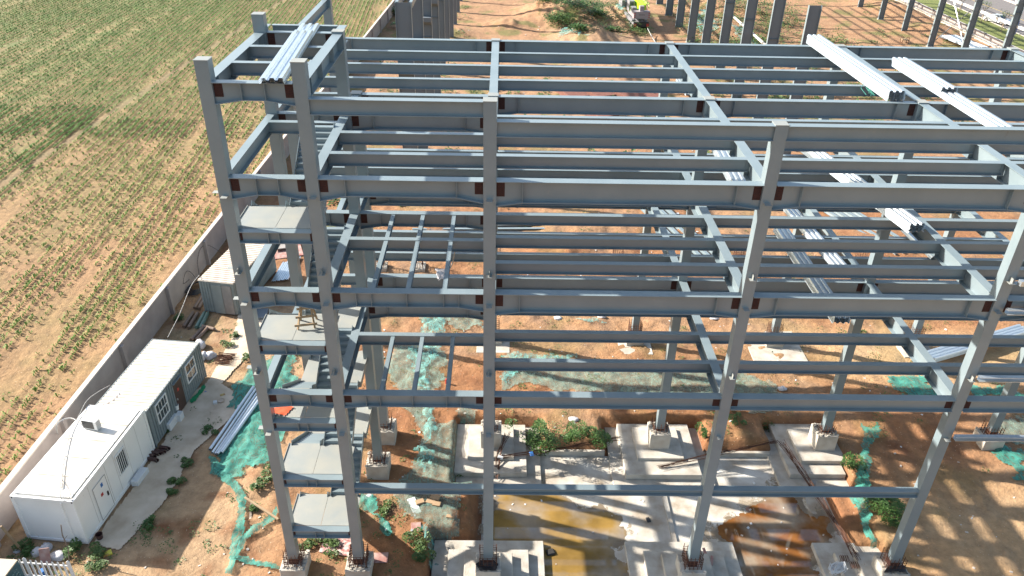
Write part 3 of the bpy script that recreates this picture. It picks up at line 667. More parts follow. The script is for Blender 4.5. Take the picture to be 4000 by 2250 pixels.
rf=MB().box(-W3,-.0,.0,L3,H3-.079,H3-.02); y=.05
while y<L3-.1: rf.box(-W3+.02,-.02,y,y+.14,H3-.019,H3+.03); y+=.26
rf.build('roof','greyroof',sc_)
MB().box(-1.65,-.95,-.04,.03,0.05,2.35).build('door','storewall',sc_); MB().box(-.93,-.25,-.02,.03,.05,2.35).build('door','concd',sc_)
# ================================================================ small things in the yard
def blk(name,label,cat,u,v,s,m,rz=0,z=None,tilt=(0,0),group=None,bev=.01):
    p=gp(u,v) if z is None else at(u,v,z); mb=MB().box(-s[0]/2,s[0]/2,-s[1]/2,s[1]/2,0,s[2]); o=mb.build(name,m)
    o.location=p; o.rotation_euler=(tilt[0],tilt[1],rz); md=o.modifiers.new('b','BEVEL'); md.width=bev; md.segments=1; return tag(o,label,cat,group)
blk('foam_block','long white foam block by the path beside the white cabin','block',550,1872,(.38,1.1,.35),'foam',R(-8))
blk('foam_block','white foam block leaning at the joint of the two cabins','block',678,1665,(.2,1.0,.55),'foam',R(-6))
blk('foam_block','upright white block under the white bucket','block',705,1640,(.3,.45,.5),'foam',R(-6))
def lathe(name,label,cat,p,prof,m,n=16,rim=None):
    mb=MB(); k=len(prof); vs=[(r_*math.cos(2*math.pi*i/n),r_*math.sin(2*math.pi*i/n),z) for r_,z in prof for i in range(n)]
    mb.poly(vs,[(a*n+i,a*n+(i+1)%n,(a+1)*n+(i+1)%n,(a+1)*n+i) for a in range(k-1) for i in range(n)]+[tuple(range(n-1,-1,-1))])
    o=mb.build(name,m,None,False); o.location=p; return tag(o,label,cat)
BK=[(.11,0),(.14,.32),(.15,.33),(.13,.33),(.10,.03)]
lathe('bucket','white plastic bucket standing on a foam block by the grey container','bucket',gp(698,1625)+Vector((0,0,.5)),BK,'white')
lathe('bucket','brown bucket on the ground at the near corner of the white cabin','bucket',gp(392,2105),[(a*1.2,b_) for a,b_ in BK],'brownp')
lathe('basin','round white basin with dark red contents on the path','basin',gp(865,1570),[(.14,0),(.19,.14),(.2,.14),(.17,.1),(.01,.1)],'woodp')
blk('foam_block','small white cube beside the basin on the path','block',842,1578,(.22,.22,.2),'foam',.3)
blk('packet','crumpled yellow packet lying behind the basin','packet',870,1545,(.3,.18,.08),'yel',.5)
blk('can','small blue can lying on the path near the green mat','can',803,1533,(.14,.07,.07),'blue',.4)
blk('black_board','black board leaning against the grey container by its door','board',745,1555,(.06,.7,.75),'blk',R(-6),tilt=(0,R(-18)))
gmx=drape('green_mat',px([(742,1572),(800,1505),(808,1515),(790,1540),(765,1570),(748,1580)]),'gmat',.07,.05,.12,.03); tag(gmx,'bright green plastic mat heaped beside the container door','mat')
mb=MB(); p=gp(880,1410)
for k in range(34):
    a=random.uniform(-.5,.5); mb.tube(p+Vector((-.5,a*1.0,.05+random.uniform(0,.3))),p+Vector((.5+random.uniform(-.1,.15),a+random.uniform(-.15,.15),.05+random.uniform(0,.3))),.02,5)
tag(mb.build('rebar_heap','rebar'),'heap of short rusty reinforcing bars on the path','bars')
def bag(label,u,v,s,m='bag',rz=0,group='white sacks',z=None):
    p=gp(u,v) if z is None else at(u,v,z); bm=bmesh.new(); bmesh.ops.create_icosphere(bm,subdivisions=3,radius=1)
    for q in bm.verts:
        k=noise.noise(q.co*1.7+p)*.35+noise.noise(q.co*4+p)*.14; q.co=q.co*(1+k); q.co.x*=s[0];q.co.y*=s[1];q.co.z=max(-.3,q.co.z)*s[2]+.3*s[2]
    me=bpy.data.meshes.new('sack'); bm.to_mesh(me); bm.free(); me.materials.append(MT[m]); me.polygons.foreach_set('use_smooth',[True]*len(me.polygons))
    o=bpy.data.objects.new('sack',me); COL.objects.link(o); o.location=p; o.rotation_euler=(0,0,rz); return tag(o,label,'sack',group)
bag('white sack slumped behind the grey container, nearest the wall side',783,1355,(.35,.35,.4)); bag('large white sack on bare soil just right of the grey container corner',818,1395,(.42,.32,.28),rz=.4); bag('dim sack pressed against the grey container corner',793,1400,(.25,.4,.35))
bag('pale tied sack behind the picket fence beside a blue one',180,2145,(.28,.28,.22)); bag('grey blue sack behind the picket fence, left of the pale one',148,2160,(.3,.26,.22)); bag('cream heap of cloth right of the red board',228,2175,(.45,.28,.2),'bag')
bag('small white rag near the tubes on the green net',935,1590,(.18,.14,.1)); bag('small grey rag in the weeds by the wall',65,2155,(.16,.12,.08))
# cylinders
for i,(u0,v0,u1,v1,mm,lb) in enumerate([(720,1283,755,1228,'cyl','farthest left of the four parallel rusty gas cylinders'),(737,1288,773,1230,'cyl','second rusty gas cylinder in the row of four'),(768,1285,800,1228,'cylg','grey cylinder next to the greenish one'),(784,1288,813,1230,'cylg','pale green cylinder at the right end of the row'),
    (748,1335,798,1283,'cyl','cylinder touching the grey container roof edge in view, left of two'),(768,1335,812,1288,'cyl','cylinder lying right beside another behind the grey container'),(790,1280,838,1292,'cyl','bent capped cylinder end lying crosswise'),(762,1210,792,1160,'cyl','brown cylinder near the storage container corner'),(778,1212,798,1172,'cyl','short ochre cylinder against the storage container')]):
    a=gp(u0,v0)+Vector((0,0,.14)); b_=gp(u1,v1)+Vector((0,0,.14)); d=(b_-a).normalized()
    mb=MB().tube(a,b_,.125,12); mb.tube(b_+d*.001,b_+d*.12,.12,12,.05); mb.tube(b_+d*.121,b_+d*.2,.04,8); tag(mb.build('gas_cylinder',mm,None),lb,'gas cylinder','gas cylinders lying on the ground')
# brown pipe elbows
for i,(u,v,rz_,lb) in enumerate([(590,1785,.2,'brown pipe elbow nearest the cabin wall'),(610,1775,.1,'brown pipe elbow in the middle of the heap'),(628,1768,-.2,'brown pipe elbow at the right of the heap'),(600,1800,0,'brown pipe elbow at the front of the heap'),(645,1755,.5,'brown pipe elbow farthest along the path')]):
    p=gp(u,v)+Vector((0,0,.12)); mb=MB(); mb.pipe(p+Vector((-.3,.05,.0)),p+Vector((.1,-.02,.0)),.11,.09); mb.pipe(p+Vector((.1,-.02,.0)),p+Vector((.28,-.14,.03)),.115,.09); o=tag(mb.build('pipe_elbow','brownp',None),lb,'pipe','brown pipe elbows')
# hoses behind the wall
for (u,v,r_,lb) in [(705,1190,.55,'coil of black hose between the wall and the storage container')]:
    p=at(u+60,v-60,-.9); mb=MB()
    for k in range(7):
        q=[p+Vector((math.cos(t)*(.7-k*.05)+k*.02,math.sin(t)*(.9-k*.05),.05+k*.04)) for t in [i*2*math.pi/20 for i in range(21)]]; mb.path(q,.03,5)
    tag(mb.build('hose_coil','hose'),lb,'hose')
cable('black hose arching against the boundary wall behind the store',[at(775,1055,-.9),Vector((-16.5,24.3,-.1)),Vector((-16.5,24.9,.45)),Vector((-16.5,25.7,.1)),Vector((-16.2,26,-.9))],.016,'hose','hose','hose')
cable('larger black hose loop farther along the boundary wall',[Vector((-16.3,26.6,-.95)),Vector((-16.4,27.1,.2)),Vector((-16.4,28.2,.75)),Vector((-16.3,29.6,.2)),Vector((-15.6,30.2,-.9))],.016,'hose','hose','hose')
# galvanised tubes
for i,(u0,v0,u1,v1,r_,lb) in enumerate([(822,1765,992,1520,.10,'leftmost galvanised tube of the stack on the green net'),(832,1780,1008,1520,.07,'thin galvanised tube second from left in the stack'),(842,1782,1018,1525,.07,'thin galvanised tube in the middle of the stack'),(852,1785,1030,1530,.08,'galvanised tube fourth from left in the stack'),(866,1778,1050,1520,.11,'thick galvanised tube at the right of the stack')]):
    a=gp(u0,v0);b_=gp(u1,v1); zz=max(gz(a.x,a.y),gz(b_.x,b_.y))+.16+i%2*.05; a.z=b_.z=zz; tag(MB().pipe(a,b_,r_,r_-.012,14).build('galvanised_tube','galv'),lb,'tube','galvanised tubes stacked on the net')
# sheets pile beside the store
a=gp(1050,1120)
for k in range(4):
    A=gp(1068,1105)+Vector((k*.3,k*.1,.12)); B=gp(1112,1030)+Vector((k*.32,.3*k,.12)); MBo=MB().prism(A,B,corr(.32,2,.05)); tag(MBo.build('roof_sheet','galv'),['leftmost','second','third','rightmost'][k]+' of four shiny sheets lying beside the storage container','sheet','sheets beside the storage container')
# red sheet & junk near
blk('rusty_sheet','red rusty sheet lying beyond the storage container','sheet',1105,985,(3.0,2.4,.12),'redp',.35); blk('dark_sheet','dark flat sheet lying on the red rusty one','sheet',1100,958,(1.2,1.4,.08),'concd',.3,z=-.8)
blk('wheelbarrow_tray','dark metal tray resting behind the tower beam','tray',1000,1235,(1.6,1.2,.25),'steel2',.1)
# sign board hut + picket fence at lower left
hb=thing('sign_hut','tan topped kiosk edge with a teal board in the lower left corner','kiosk',at(0,2250,-1))
q=[at(-60,2178,.6),at(68,2186,.6),at(10,2262,.6),at(-60,2262,.6)]; b0=hb.location
top_=[v-b0 for v in q]; bot_=[v-b0-Vector((0,0,.06)) for v in q]; mb=MB(); mb.hexa(bot_+top_); mb.build('roof','tan',hb)
a,b_=q[1]-b0,q[2]-b0; nrm=Vector(((b_-a).y,-(b_-a).x,0)).normalized()*-.03
lo=Vector((0,0,-1.5)); ins=Vector((0,0,-.061))
mb=MB(); mb.hexa([a+lo,b_+lo,b_+lo-nrm,a+lo-nrm,a+ins,b_+ins,b_+ins-nrm,a+ins-nrm]); mb.build('board','teal',hb)
d=(b_-a); mk=MB()
for r_ in range(3):
    for k in range(5):
        c_=a+d*(.25+k*.13)+Vector((0,0,-.35-r_*.22))+nrm*.15
        for _ in range(3):
            e=c_+d.normalized()*random.uniform(-.05,.05)+Vector((0,0,random.uniform(-.05,.05))); mk.box(e.x-.03,e.x+.03,e.y-.012,e.y+.012,e.z-.012,e.z+.012)
mk.build('faded_marks','tealw',hb)
pf=thing('picket_fence','white picket fence panel leaning in the lower left corner','fence',at(160,2200,-1))
A=at(62,2196,.25);B=at(275,2212,.25); b0=pf.location
MB().prism(A-b0,B-b0,[(-.02,-.04),(.02,-.04),(.02,.04),(-.02,.04)]).build('rail','white',pf); MB().prism(A-b0-Vector((0,0,.85)),B-b0-Vector((0,0,.85)),[(-.02,-.04),(.02,-.04),(.02,.04),(-.02,.04)]).build('rail','white',pf)
for k in range(11):
    c_=A.lerp(B,k/10.)-b0+Vector((0,-.05,0)); wdt=.04 if k not in(2,10) else .075
    mb=MB(); zt=.3 if k not in (2,10) else .42
    mb.poly([(c_.x-wdt,c_.y-.02,-.0),(c_.x+wdt,c_.y-.02,-.0),(c_.x+wdt,c_.y-.02,c_.z+zt-.08),(c_.x,c_.y-.02,c_.z+zt),(c_.x-wdt,c_.y-.02,c_.z+zt-.08),(c_.x-wdt,c_.y+.02,-.0),(c_.x+wdt,c_.y+.02,-.0),(c_.x+wdt,c_.y+.02,c_.z+zt-.08),(c_.x,c_.y+.02,c_.z+zt),(c_.x-wdt,c_.y+.02,c_.z+zt-.08)],[(0,1,2,3,4),(9,8,7,6,5),(0,5,6,1),(1,6,7,2),(2,7,8,3),(3,8,9,4),(4,9,5,0)])
    mb.build('post' if k in(2,10) else 'picket','white',pf)
blk('red_board','faded red board standing among rubbish behind the picket fence','board',180,2205,(.45,.05,.8),'redp',.2,tilt=(R(-25),0))
blk('timber_post','weathered timber leaning by the cabin front corner','timber',85,2150,(.08,.1,2.0),'wood',0,tilt=(R(8),R(-6)))
blk('packet','yellow and red snack packet lying in the weeds','packet',420,2165,(.4,.3,.1),'yel',.6); lathe('paint_tin','blue lidded tin behind the picket fence','tin',at(172,2245,-.9),[(.15,0),(.15,.3),(.12,.32),(.0,.32)],'blue')
mb=MB(); p=at(270,2195,-1.); mb.path([p,p+Vector((.05,.2,.7)),p+Vector((-.05,.3,1.5)),p+Vector((.03,.35,2.1))],.025,6); mb.path([p+Vector((-.03,.28,1.2)),p+Vector((.2,.25,1.5))],.012,5); tag(mb.build('bare_sapling','bark'),'bare thin sapling standing in front of the white cabin end','sapling')
# ================================================================ around the tower
blk('plank','pale plank lying on soil left of the tower foot','plank',980,2005,(.12,1.5,.05),'woodp',R(12)); a=gp(960,1962);b_=gp(1090,2045); tag(MB().prism(a+Vector((0,0,.35)),b_+Vector((0,0,.3)),[(-.05,-.04),(.05,-.04),(.05,.04),(-.05,.04)]).build('plank','wood'),'brown timber propped against the left front corner column','plank')
blk('peeling_board','red and white peeling board on the ground between the tower columns','board',1328,2128,(1.7,1.2,.04),'pinkp',-.15); blk('red_board','dull red board right of the second tower column foot','board',1475,2180,(1.0,.6,.04),'redp',.05); blk('red_board','small red board at the edge of the green net','board',1625,2060,(.5,.6,.04),'redp',.1)
blk('foam_board','white rectangular panel lying on the net beside cardboard boxes','panel',1618,1978,(.42,1.0,.08),'white',.45,tilt=(R(8),0)); blk('foam_board','narrow white panel on a green net scrap','panel',1510,2058,(.25,.55,.05),'white',.25)
for i,(u,v,s_,rz_,lb) in enumerate([(1640,1966,(.45,.3,.16),.4,'open cardboard box nearest the white panel'),(1682,1965,(.45,.3,.16),-.3,'cardboard box in the middle of the cluster'),(1700,1950,(.5,.35,.18),-.35,'cardboard box farthest back in the cluster'),(1706,1975,(.4,.3,.18),-.2,'cardboard box at the right of the cluster'),(1760,2022,(.42,.2,.12),-.2,'lone cardboard box on the net edge')]): blk('cardboard_box',lb,'box',u,v,s_,'card',rz_,group='cardboard boxes on the net')
# trestle ladder, orange tarp, rope, nylon
ld=thing('trestle_ladder','small timber trestle ladder standing on a stair landing','ladder',at(1200,1275,12.08))
for (a,b_) in (((-.35,-.25,0),(-.12,.12,1.35)),((.35,-.1,0),(.2,.2,1.35)),((-.4,.5,0),(-.12,.14,1.3)),((.3,.6,0),(.2,.22,1.3))): MB().prism(a,b_,[(-.04,-.03),(.04,-.03),(.04,.03),(-.04,.03)]).build('leg','wood',ld)
for k in range(4):
    t=.15+k*.27; a=Vector((-.35,-.25,0)).lerp(Vector((-.12,.12,1.35)),t);b_=Vector((.35,-.1,0)).lerp(Vector((.2,.2,1.35)),t); d=(b_-a).normalized()*.15; MB().prism(a-d+Vector((0,-.05,0)),b_+d+Vector((0,-.05,0)),[(-.02,-.05),(.02,-.05),(.02,.05),(-.02,.05)]).build('rung','wood',ld)
ld.scale=(.9,.9,.9)
k=.2333; P=[at(950+485*k,1580+90*k,8.25),at(950+498*k,1580+145*k,8.25),at(950+700*k,1580+188*k,8.25),at(950+840*k,1580+40*k,8.25)]; q_=at(950+620*k,1580+10*k,8.25)
tag(drape('orange_tarp',[tuple(p_[:2]) for p_ in [P[0],P[1],P[2],P[3],q_]],'orange',.02,.06,.08,.02,lambda x,y:8.23),'bright orange tarp folded on the third stair landing','tarp')
mb=MB()
for s0 in range(7):
    c_=at(1330,885,13.55)+Vector((-.95+s0*.3,-.0,random.uniform(-.05,.1))); q=[c_+Vector((math.cos(t)*random.uniform(.1,.16),-.02+random.uniform(-.03,.03),math.sin(t)*.14)) for t in [i*2*math.pi/12 for i in range(13)]]; mb.path(q,.018,5)
mb.path([at(1320,885,13.6)+Vector((-.9,0,0)),at(1320,885,13.6)+Vector((1.0,0,0))],.018,5)
tag(mb.build('yellow_rope','yrope'),'tangled yellow rope slung over the stair treads','rope')
z0_=Z2+.05; a=Vector((4.5,4.0,Z3-.1)); 
bg=MB(); P0=at(1790,1000,Z3-.2); base_=at(1720,1085,Z2+.1)
for i in range(40):
    t=i/39; A=at(1790,1000,Z3-.3).lerp(Vector((base_.x,base_.y,Z2+.3)),t)
tag(drape('white_net_bag',px([(1700,1062),(1745,1060),(1735,1095),(1715,1105)],Z2),'bag',.06,.05,.3,.05,lambda x,y:Z2),'white net bag caught on the floor beam below the joists','bag')
cable('thin pale cord hanging from a joist to the white net bag',[Vector((4.55,4.0,Z3-.2)),at(1765,1035,12.),at(1735,1070,Z2+.4)],.03,'cable','cord','cord')
tag(drape('black_plastic',px([(1858,2210),(1880,2190),(1925,2195),(1945,2215),(1935,2240),(1865,2240)],-.3),'blk',.1,.05,.25,.05,lambda x,y:-.35),'crumpled black plastic wrapped around the middle front column base','plastic')
tag(drape('black_plastic',px([(3460,2225),(3530,2220),(3540,2250),(3450,2250)],-.4),'blk',.1,.05,.2,.05,lambda x,y:-.4),'black plastic at the foot of the right front column','plastic')
for u,v,r_ in ((2465,2160,.3),(2490,2190,-.1)): blk('red_strip','red plastic strip on the footing, '+('left one' if u<2480 else 'right one'),'strip',2755+(u-2465)*1.,v-0,(.14,.6,.03),'redp',r_-.2,z=-1.18)
mb=MB()
for k in range(16):
    c_=at(3270,2225,-1.15); q=[c_+Vector((math.cos(t+k)*random.uniform(.3,.5),math.sin(t*1.3+k)*.3,random.uniform(0,.25))) for t in [i*.7 for i in range(9)]]; mb.path(q,.014,4)
tag(mb.build('tangled_wire','foam'),'tangle of white wire on the right front footing','wire')
for u,v,lb in ((3340,2210,'left'),(3300,2185,'middle'),(3370,2200,'right')):
    mb=MB(); c_=at(u,v,-1.18)
    for k in range(9): mb.tube(c_+Vector((-.25+k*.05,-.2,.03+k%3*.03)),c_+Vector((-.2+k*.05,.2,.03+k%2*.05)),.016,4)
    tag(mb.build('rebar_offcuts','rebar'),lb+' small bundle of rebar offcuts on the right front footing','bars','rebar offcut bundles')
# rebar bundles across the pit
def rebars(label,pts,n_=10,sp=.12):
    mb=MB()
    for k in range(n_):
        o=[Vector((random.uniform(-sp,sp)*1.6,random.uniform(-sp,sp)*1.6,random.uniform(0,.12))) for _ in pts]; mb.path([p+q for p,q in zip(pts,o)],.014,4)
    tag(mb.build('rebar_bundle','rebar'),label,'rebar bundle','loose rebar bundles in the pit')
rebars('rebar bundle lying from the middle front column over the rear pit edge',[at(1935,1790,-.9),at(2130,1765,-.9),at(2300,1735,-.95),at(2420,1715,-.9)],14,.12)
rebars('upright rebar fan standing just right of the middle front column',[at(1935,1870,-1.7),at(1955,1770,-1.2),at(1985,1695,-.6)],9,.14)
rebars('rebar bundle lying over the front step of the central stepped footing',[at(2575,1830,-1.35),at(2750,1785,-1.1),at(2900,1755,-.9),at(3030,1725,-.8)],12,.1)
rebars('long rebar bundle sloping from the right rear footing to the right front footing',[at(3050,1730,-.8),at(3130,1840,-1.1),at(3200,1950,-1.3),at(3280,2080,-1.4),at(3345,2180,-1.1)],13,.14)
blk('blue_rag','crumpled blue plastic bag on the rebar near the middle column','bag',2077,1775,(.25,.35,.08),'blue',.2,z=-.9,bev=.05); blk('white_rag','small white block by the upright rebar','block',1955,1790,(.3,.2,.1),'foam',-.5,z=-.9)
blk('black_scrap','black scrap on the white pit slab','scrap',2532,2032,(.2,.3,.06),'blk',.2,z=-1.92); blk('tyre_scrap','dark square ring lying in the left puddle','ring',2150,2160,(.45,.4,.12),'rub',.3,z=-1.93,bev=.1)
lathe('helmet','dark round cap on the rear footing by the long rebar','cap',at(3172,1888,-1.4),[(.2,0),(.19,.1),(.1,.16),(.0,.17)],'concd')
cr=gp(1744,1498); mb=MB().tube(cr,cr+Vector((0,0,.34)),.075,10); tag(mb.build('extinguisher','stripe'),'small red cylinder standing on soil behind the lower floor joists','fire extinguisher')
for i,(u,v,lb) in enumerate([(2180,1245,'white rag on bare soil behind the central bay'),(2350,1238,'pale slab fragment right of the white rag'),(2790,1245,'pale fragment near the fourth column row'),(3055,1520,'crumpled white paper on the haul track'),(2240,1640,'white rag lying between the two pit shrubs'),(1440,1945,'white lump beside the green net scrap')]): bag(lb,u,v,(.3,.22,.12),group='white scraps on the ground')
# ================================================================ nets
def net(label,L,m,lift=.05,wr=.12,step=.13,rag=.3,seed=0,name='debris_net'):
    return tag(drape(name,px(L),m,lift,step,wr,rag,seed=seed),label,'debris net')
net('green debris net spread left of the tower under the steel tubes',[(895,1535),(960,1480),(1040,1400),(1100,1380),(1150,1400),(1140,1440),(1165,1500),(1190,1530),(1200,1600),(1150,1660),(1080,1740),(1040,1820),(960,1830),(880,1870),(815,1830),(830,1790),(900,1700),(920,1600)],'netg',.06,.2,seed=1)
net('twisted green net rope curving down the bare soil left of the tower',[(815,1785),(845,1800),(880,1850),(930,1890),(965,1950),(960,2050),(935,2130),(915,2200),(905,2250),(880,2250),(895,2170),(915,2090),(935,2000),(925,1930),(880,1890),(830,1850)],'netg',.1,.2,.08,.05,2)
net('green net strip snaking from the left column foot to the net rope',[(1090,2010),(1075,2040),(1000,2090),(960,2120),(940,2190),(925,2190),(935,2110),(980,2070),(1060,2020),(1080,1985)],'netg',.12,.2,.08,.05,3)
net('narrow green net tail along the bottom left of the tower',[(900,2185),(960,2180),(1060,2205),(1100,2225),(1085,2235),(1000,2210),(940,2200),(900,2200)],'netg',.1,.12,.08,.04,4)
net('green net scrap right of the second tower column',[(1410,1935),(1470,1945),(1480,1990),(1460,2010),(1520,2060),(1540,2090),(1515,2110),(1490,2080),(1475,2030),(1440,2000),(1400,1985)],'netg',.1,.2,.08,.08,5)
net('long faded net running from the lower floor joists to the bottom of the photo',[(1560,1330),(1650,1330),(1740,1380),(1720,1500),(1670,1560),(1690,1650),(1750,1660),(1800,1590),(1880,1600),(1870,1700),(1830,1840),(1800,1950),(1780,2080),(1760,2250),(1700,2250),(1700,2150),(1650,2060),(1600,2010),(1540,1950),(1580,1860),(1620,1780),(1640,1700),(1600,1610),(1540,1500),(1500,1440)],'netgrey',.06,.1,seed=6,rag=.25)
net('pale green net ridge on the long faded net',[(1640,1330),(1720,1340),(1700,1420),(1660,1460),(1690,1500),(1680,1560),(1700,1650),(1680,1760),(1660,1850),(1620,1860),(1650,1740),(1660,1650),(1640,1560),(1620,1470),(1590,1400)],'netp',.16,.22,seed=7,rag=.35,step=.1)
net('teal net strip at the bottom beside the weeds',[(1640,2060),(1670,2080),(1700,2140),(1740,2250),(1690,2250),(1670,2160)],'netp',.2,.2,.1,.1,8)
net('grey net with teal edges under the upper joists',[(1620,1220),(1760,1210),(1880,1230),(1890,1290),(1800,1290),(1740,1270),(1660,1290)],'netgrey',.06,.15,seed=9,rag=.5); net('teal net tangle left of the middle front column',[(1640,1240),(1700,1230),(1760,1270),(1740,1320),(1660,1310),(1620,1330),(1640,1280)],'netp',.16,.2,.1,.3,10)
net('wide dusty net stretched across the soil behind the pit',[(2000,1410),(2200,1400),(2500,1415),(2750,1425),(2980,1480),(3060,1540),(3040,1620),(2800,1590),(2700,1560),(2450,1540),(2150,1530),(2090,1500),(1960,1520),(1960,1460)],'netgrey',.05,.08,seed=11,rag=.3)
net('teal fringe along the front of the wide dusty net',[(1960,1390),(2060,1385),(2250,1400),(2260,1412),(2080,1408),(2060,1440),(1965,1505),(1950,1480),(2010,1430)],'netp',.12,.12,.1,.2,12)
net('green net patch behind the right girder on the haul track',[(3460,1480),(3560,1475),(3640,1500),(3680,1540),(3660,1555),(3560,1550),(3480,1545),(3500,1510)],'netg',.05,.1,seed=13,rag=.4); net('green net patch right of the right front column row',[(3790,1510),(4000,1525),(4000,1560),(3880,1555),(3800,1545)],'netg',.05,.1,seed=14,rag=.4)
net('green net sheet at the right edge of the photo',[(3850,1725),(4000,1760),(4010,1880),(3950,1840),(3890,1790)],'netg',.05,.12,seed=15); net('thin faded net behind the lone right pedestal',[(3890,1640),(4010,1640),(4010,1740),(3900,1720)],'netgrey',.05,.1,seed=16)
net('teal net strip trailing down the right side of the pit',[(3365,1660),(3400,1690),(3430,1660),(3420,1720),(3390,1760),(3395,1880),(3380,1960),(3400,2060),(3440,2140),(3480,2190),(3450,2190),(3400,2130),(3360,2050),(3340,1990),(3300,1930),(3340,1890),(3360,1780)],'netg',.15,.25,.1,.1,17)
net('faded net strip on mound at far upper left of the pit view',[(2410,350-330),(2440,55),(2430,70),(2405,65)],'netp',.1,.2,.3,.3,18); net('pale net tangle at the foot of the far earth mound',[(2200,105),(2260,125),(2290,140),(2230,140),(2180,145)],'netp',.1,.2,.3,.5,19); net('pale net scraps between the far portal columns',[(2700,60),(2760,40),(2800,100),(2780,150),(2720,120)],'netp',.1,.3,.4,1.2,20)
net('pale net scraps beyond the roof between portal columns at right',[(2850,100),(2930,110),(2960,170),(2900,175)],'netp',.1,.3,.4,1.2,21)
net('torn pale net on the soil under the rear roof bay',[(2240,1180+60),(2320,1250),(2380,1262),(2300,1262)],'netp',.06,.1,.1,.2,22)
# ================================================================ vegetation
def leafy(mb,c,rad,h,n_,ls=.09,flat=.6):
    for _ in range(n_):
        a=random.uniform(0,6.283); r_=rad*math.sqrt(random.random()); hh=h*(1-(r_/rad)**2*.7)*random.uniform(.25,1)
        p=Vector(c)+Vector((math.cos(a)*r_,math.sin(a)*r_,hh)); s=ls*random.uniform(.5,1.3)
        d=Vector((math.cos(a+random.uniform(-1,1)),math.sin(a+random.uniform(-1,1)),random.uniform(-.3,.7))).normalized(); q=d.cross(Vector((0,0,1))).normalized()*s*.45
        mb.poly([p,p+d*s*.5+q,p+d*s,p+d*s*.5-q],[(0,1,2,3)])
def bush(label,u,v,rad,h,n_,m='leafd',ls=.1,cat='shrub',name='shrub',group='green shrubs on the site',p=None):
    p=gp(u,v) if p is None else p; o=thing(name,label,cat,p,group); mb=MB()
    for k in range(max(3,int(rad*9))):
        a=random.uniform(0,6.283); r_=rad*.75*math.sqrt(random.random()); leafy(mb,(math.cos(a)*r_,math.sin(a)*r_,random.uniform(0,h*.4)),rad*random.uniform(.25,.5),h*random.uniform(.4,.8),int(n_/max(3,int(rad*9))),ls)
    mb.build('foliage',m,o); st=MB()
    for k in range(6):
        a=random.uniform(0,6.283); st.tube((0,0,-.05),(math.cos(a)*rad*.5,math.sin(a)*rad*.5,h*.6),.012,4)
    st.build('stems','stem',o); return o
for u,v,r_,h,n_,lb in [(2120,1740,1.3,1.7,3200,'largest dense shrub behind the pit slab, just right of the middle front column'),(2055,1735,.7,.9,900,'small shrub at the left of the largest pit shrub'),(2250,1722,.8,1.3,1700,'bright shrub with a white rag, between two pit shrubs'),(2325,1722,.95,.95,1500,'rounded shrub nearest the central stepped footing'),
  (1995,1660,.5,.4,300,'small weed clump behind the upright rebar'),(2735,1700,.5,.8,450,'slim shrub just left of the front column right of centre'),(2885,1650,.55,.6,450,'dark shrub on the soil bank right of the front column'),(3000,1690,.6,.9,600,'spiky dark shrub left of the tall rear footing'),(2870,1610,.4,.4,250,'small shrub on the net edge above the right bank'),
  (3330,1825,.8,.8,1100,'light green shrub under the teal net strip'),(3450,1985,1.2,1.,2600,'broad light green shrub half covered by the net at the right pit edge'),(3490,2040,.7,.4,700,'low dark creeper right of the broad shrub'),
  (3360,1300,.4,.3,200,'weed tuft near the third column row at right'),(1195,2130,.6,.4,600,'leafy weeds at the foot of the left front column'),(1275,2115,.55,.5,600,'tall weed clump against the peeling board'),(1300,2150,.4,.3,300,'low weeds in front of the peeling board'),
  (985,1995,.35,.35,300,'round dark weed near the plank'),(1055,1870,.5,.4,500,'weed clump left of the second landing'),(1010,1900,.5,.4,500,'low weed clump on the green net left of the tower'),(1060,1830,.45,.35,400,'weed clump beside the left column below the net'),
  (1620,2110,.7,.5,800,'yellow green weeds at the left edge of the long net'),(1650,2180,.6,.5,700,'weeds near the bottom of the long net'),(1780,1850,.5,.35,400,'weed clump on the long faded net'),(1520,1990,.6,.35,500,'creeping weeds along the green scrap'),
  (700,1880,.5,.35,500,'weed patch at the middle of the earth strip by the path'),(670,1930,.35,.3,300,'weed clump in the earth strip below the middle patch'),(600,2050,.45,.35,450,'dark weed clump nearest the camera in the earth strip'),(740,1810,.5,.3,450,'weed patch at the far end of the earth strip'),(820,1690,.45,.35,400,'dark weeds in the shade by the steel tubes'),
  (640,1690,.35,.35,300,'weeds growing at the foot of the grey container'),(370,2170,.6,.5,700,'overgrown weeds at the near corner of the white cabin'),(260,2160,.7,.45,700,'dark weeds along the front of the white cabin'),(110,2140,.6,.45,600,'dark weeds between the boundary wall and the cabin front'),(380,2220,.6,.5,700,'bright weeds in front of the picket fence end'),
  (890,1350,.5,.4,450,'light green weeds beside the path behind the grey container'),(920,1320,.4,.4,350,'weed clump by the far path edge'),(960,1400,.4,.3,300,'weeds between the path and the left column'),(690,1250,.6,.4,500,'weeds beside the row of cylinders'),(1170,1300+80,.5,.4,300,'weeds behind the lowest girder of the tower'),
  (2190,95,3,2.2,1500,'dense dark shrubs on the near face of the far earth mound'),(2240,40,3.5,2.5,1500,'dark shrubs on top of the far earth mound'),(2260,120,2,1.4,700,'dark shrub patch beside the pale net on the mound foot'),(2340,60,2.5,1.6,900,'green shrubs right of the mound top'),(2390,120,1.5,1.0,400,'small shrub on the mound nearest the crane'),(2150,15,3,2,900,'shrubs at the upper edge on the far mound'),(1540,60,2,1.8,700,'tall pale weeds growing along the boundary wall far back'),(1580,110,2,1.8,700,'tall weeds between the wall and the far portal columns')]:
    bush(lb,u,v,r_,h,n_,'leafd' if 'dark' in lb or 'shrub' in lb else 'leaf',.085 if v>300 else .3)
RND=None
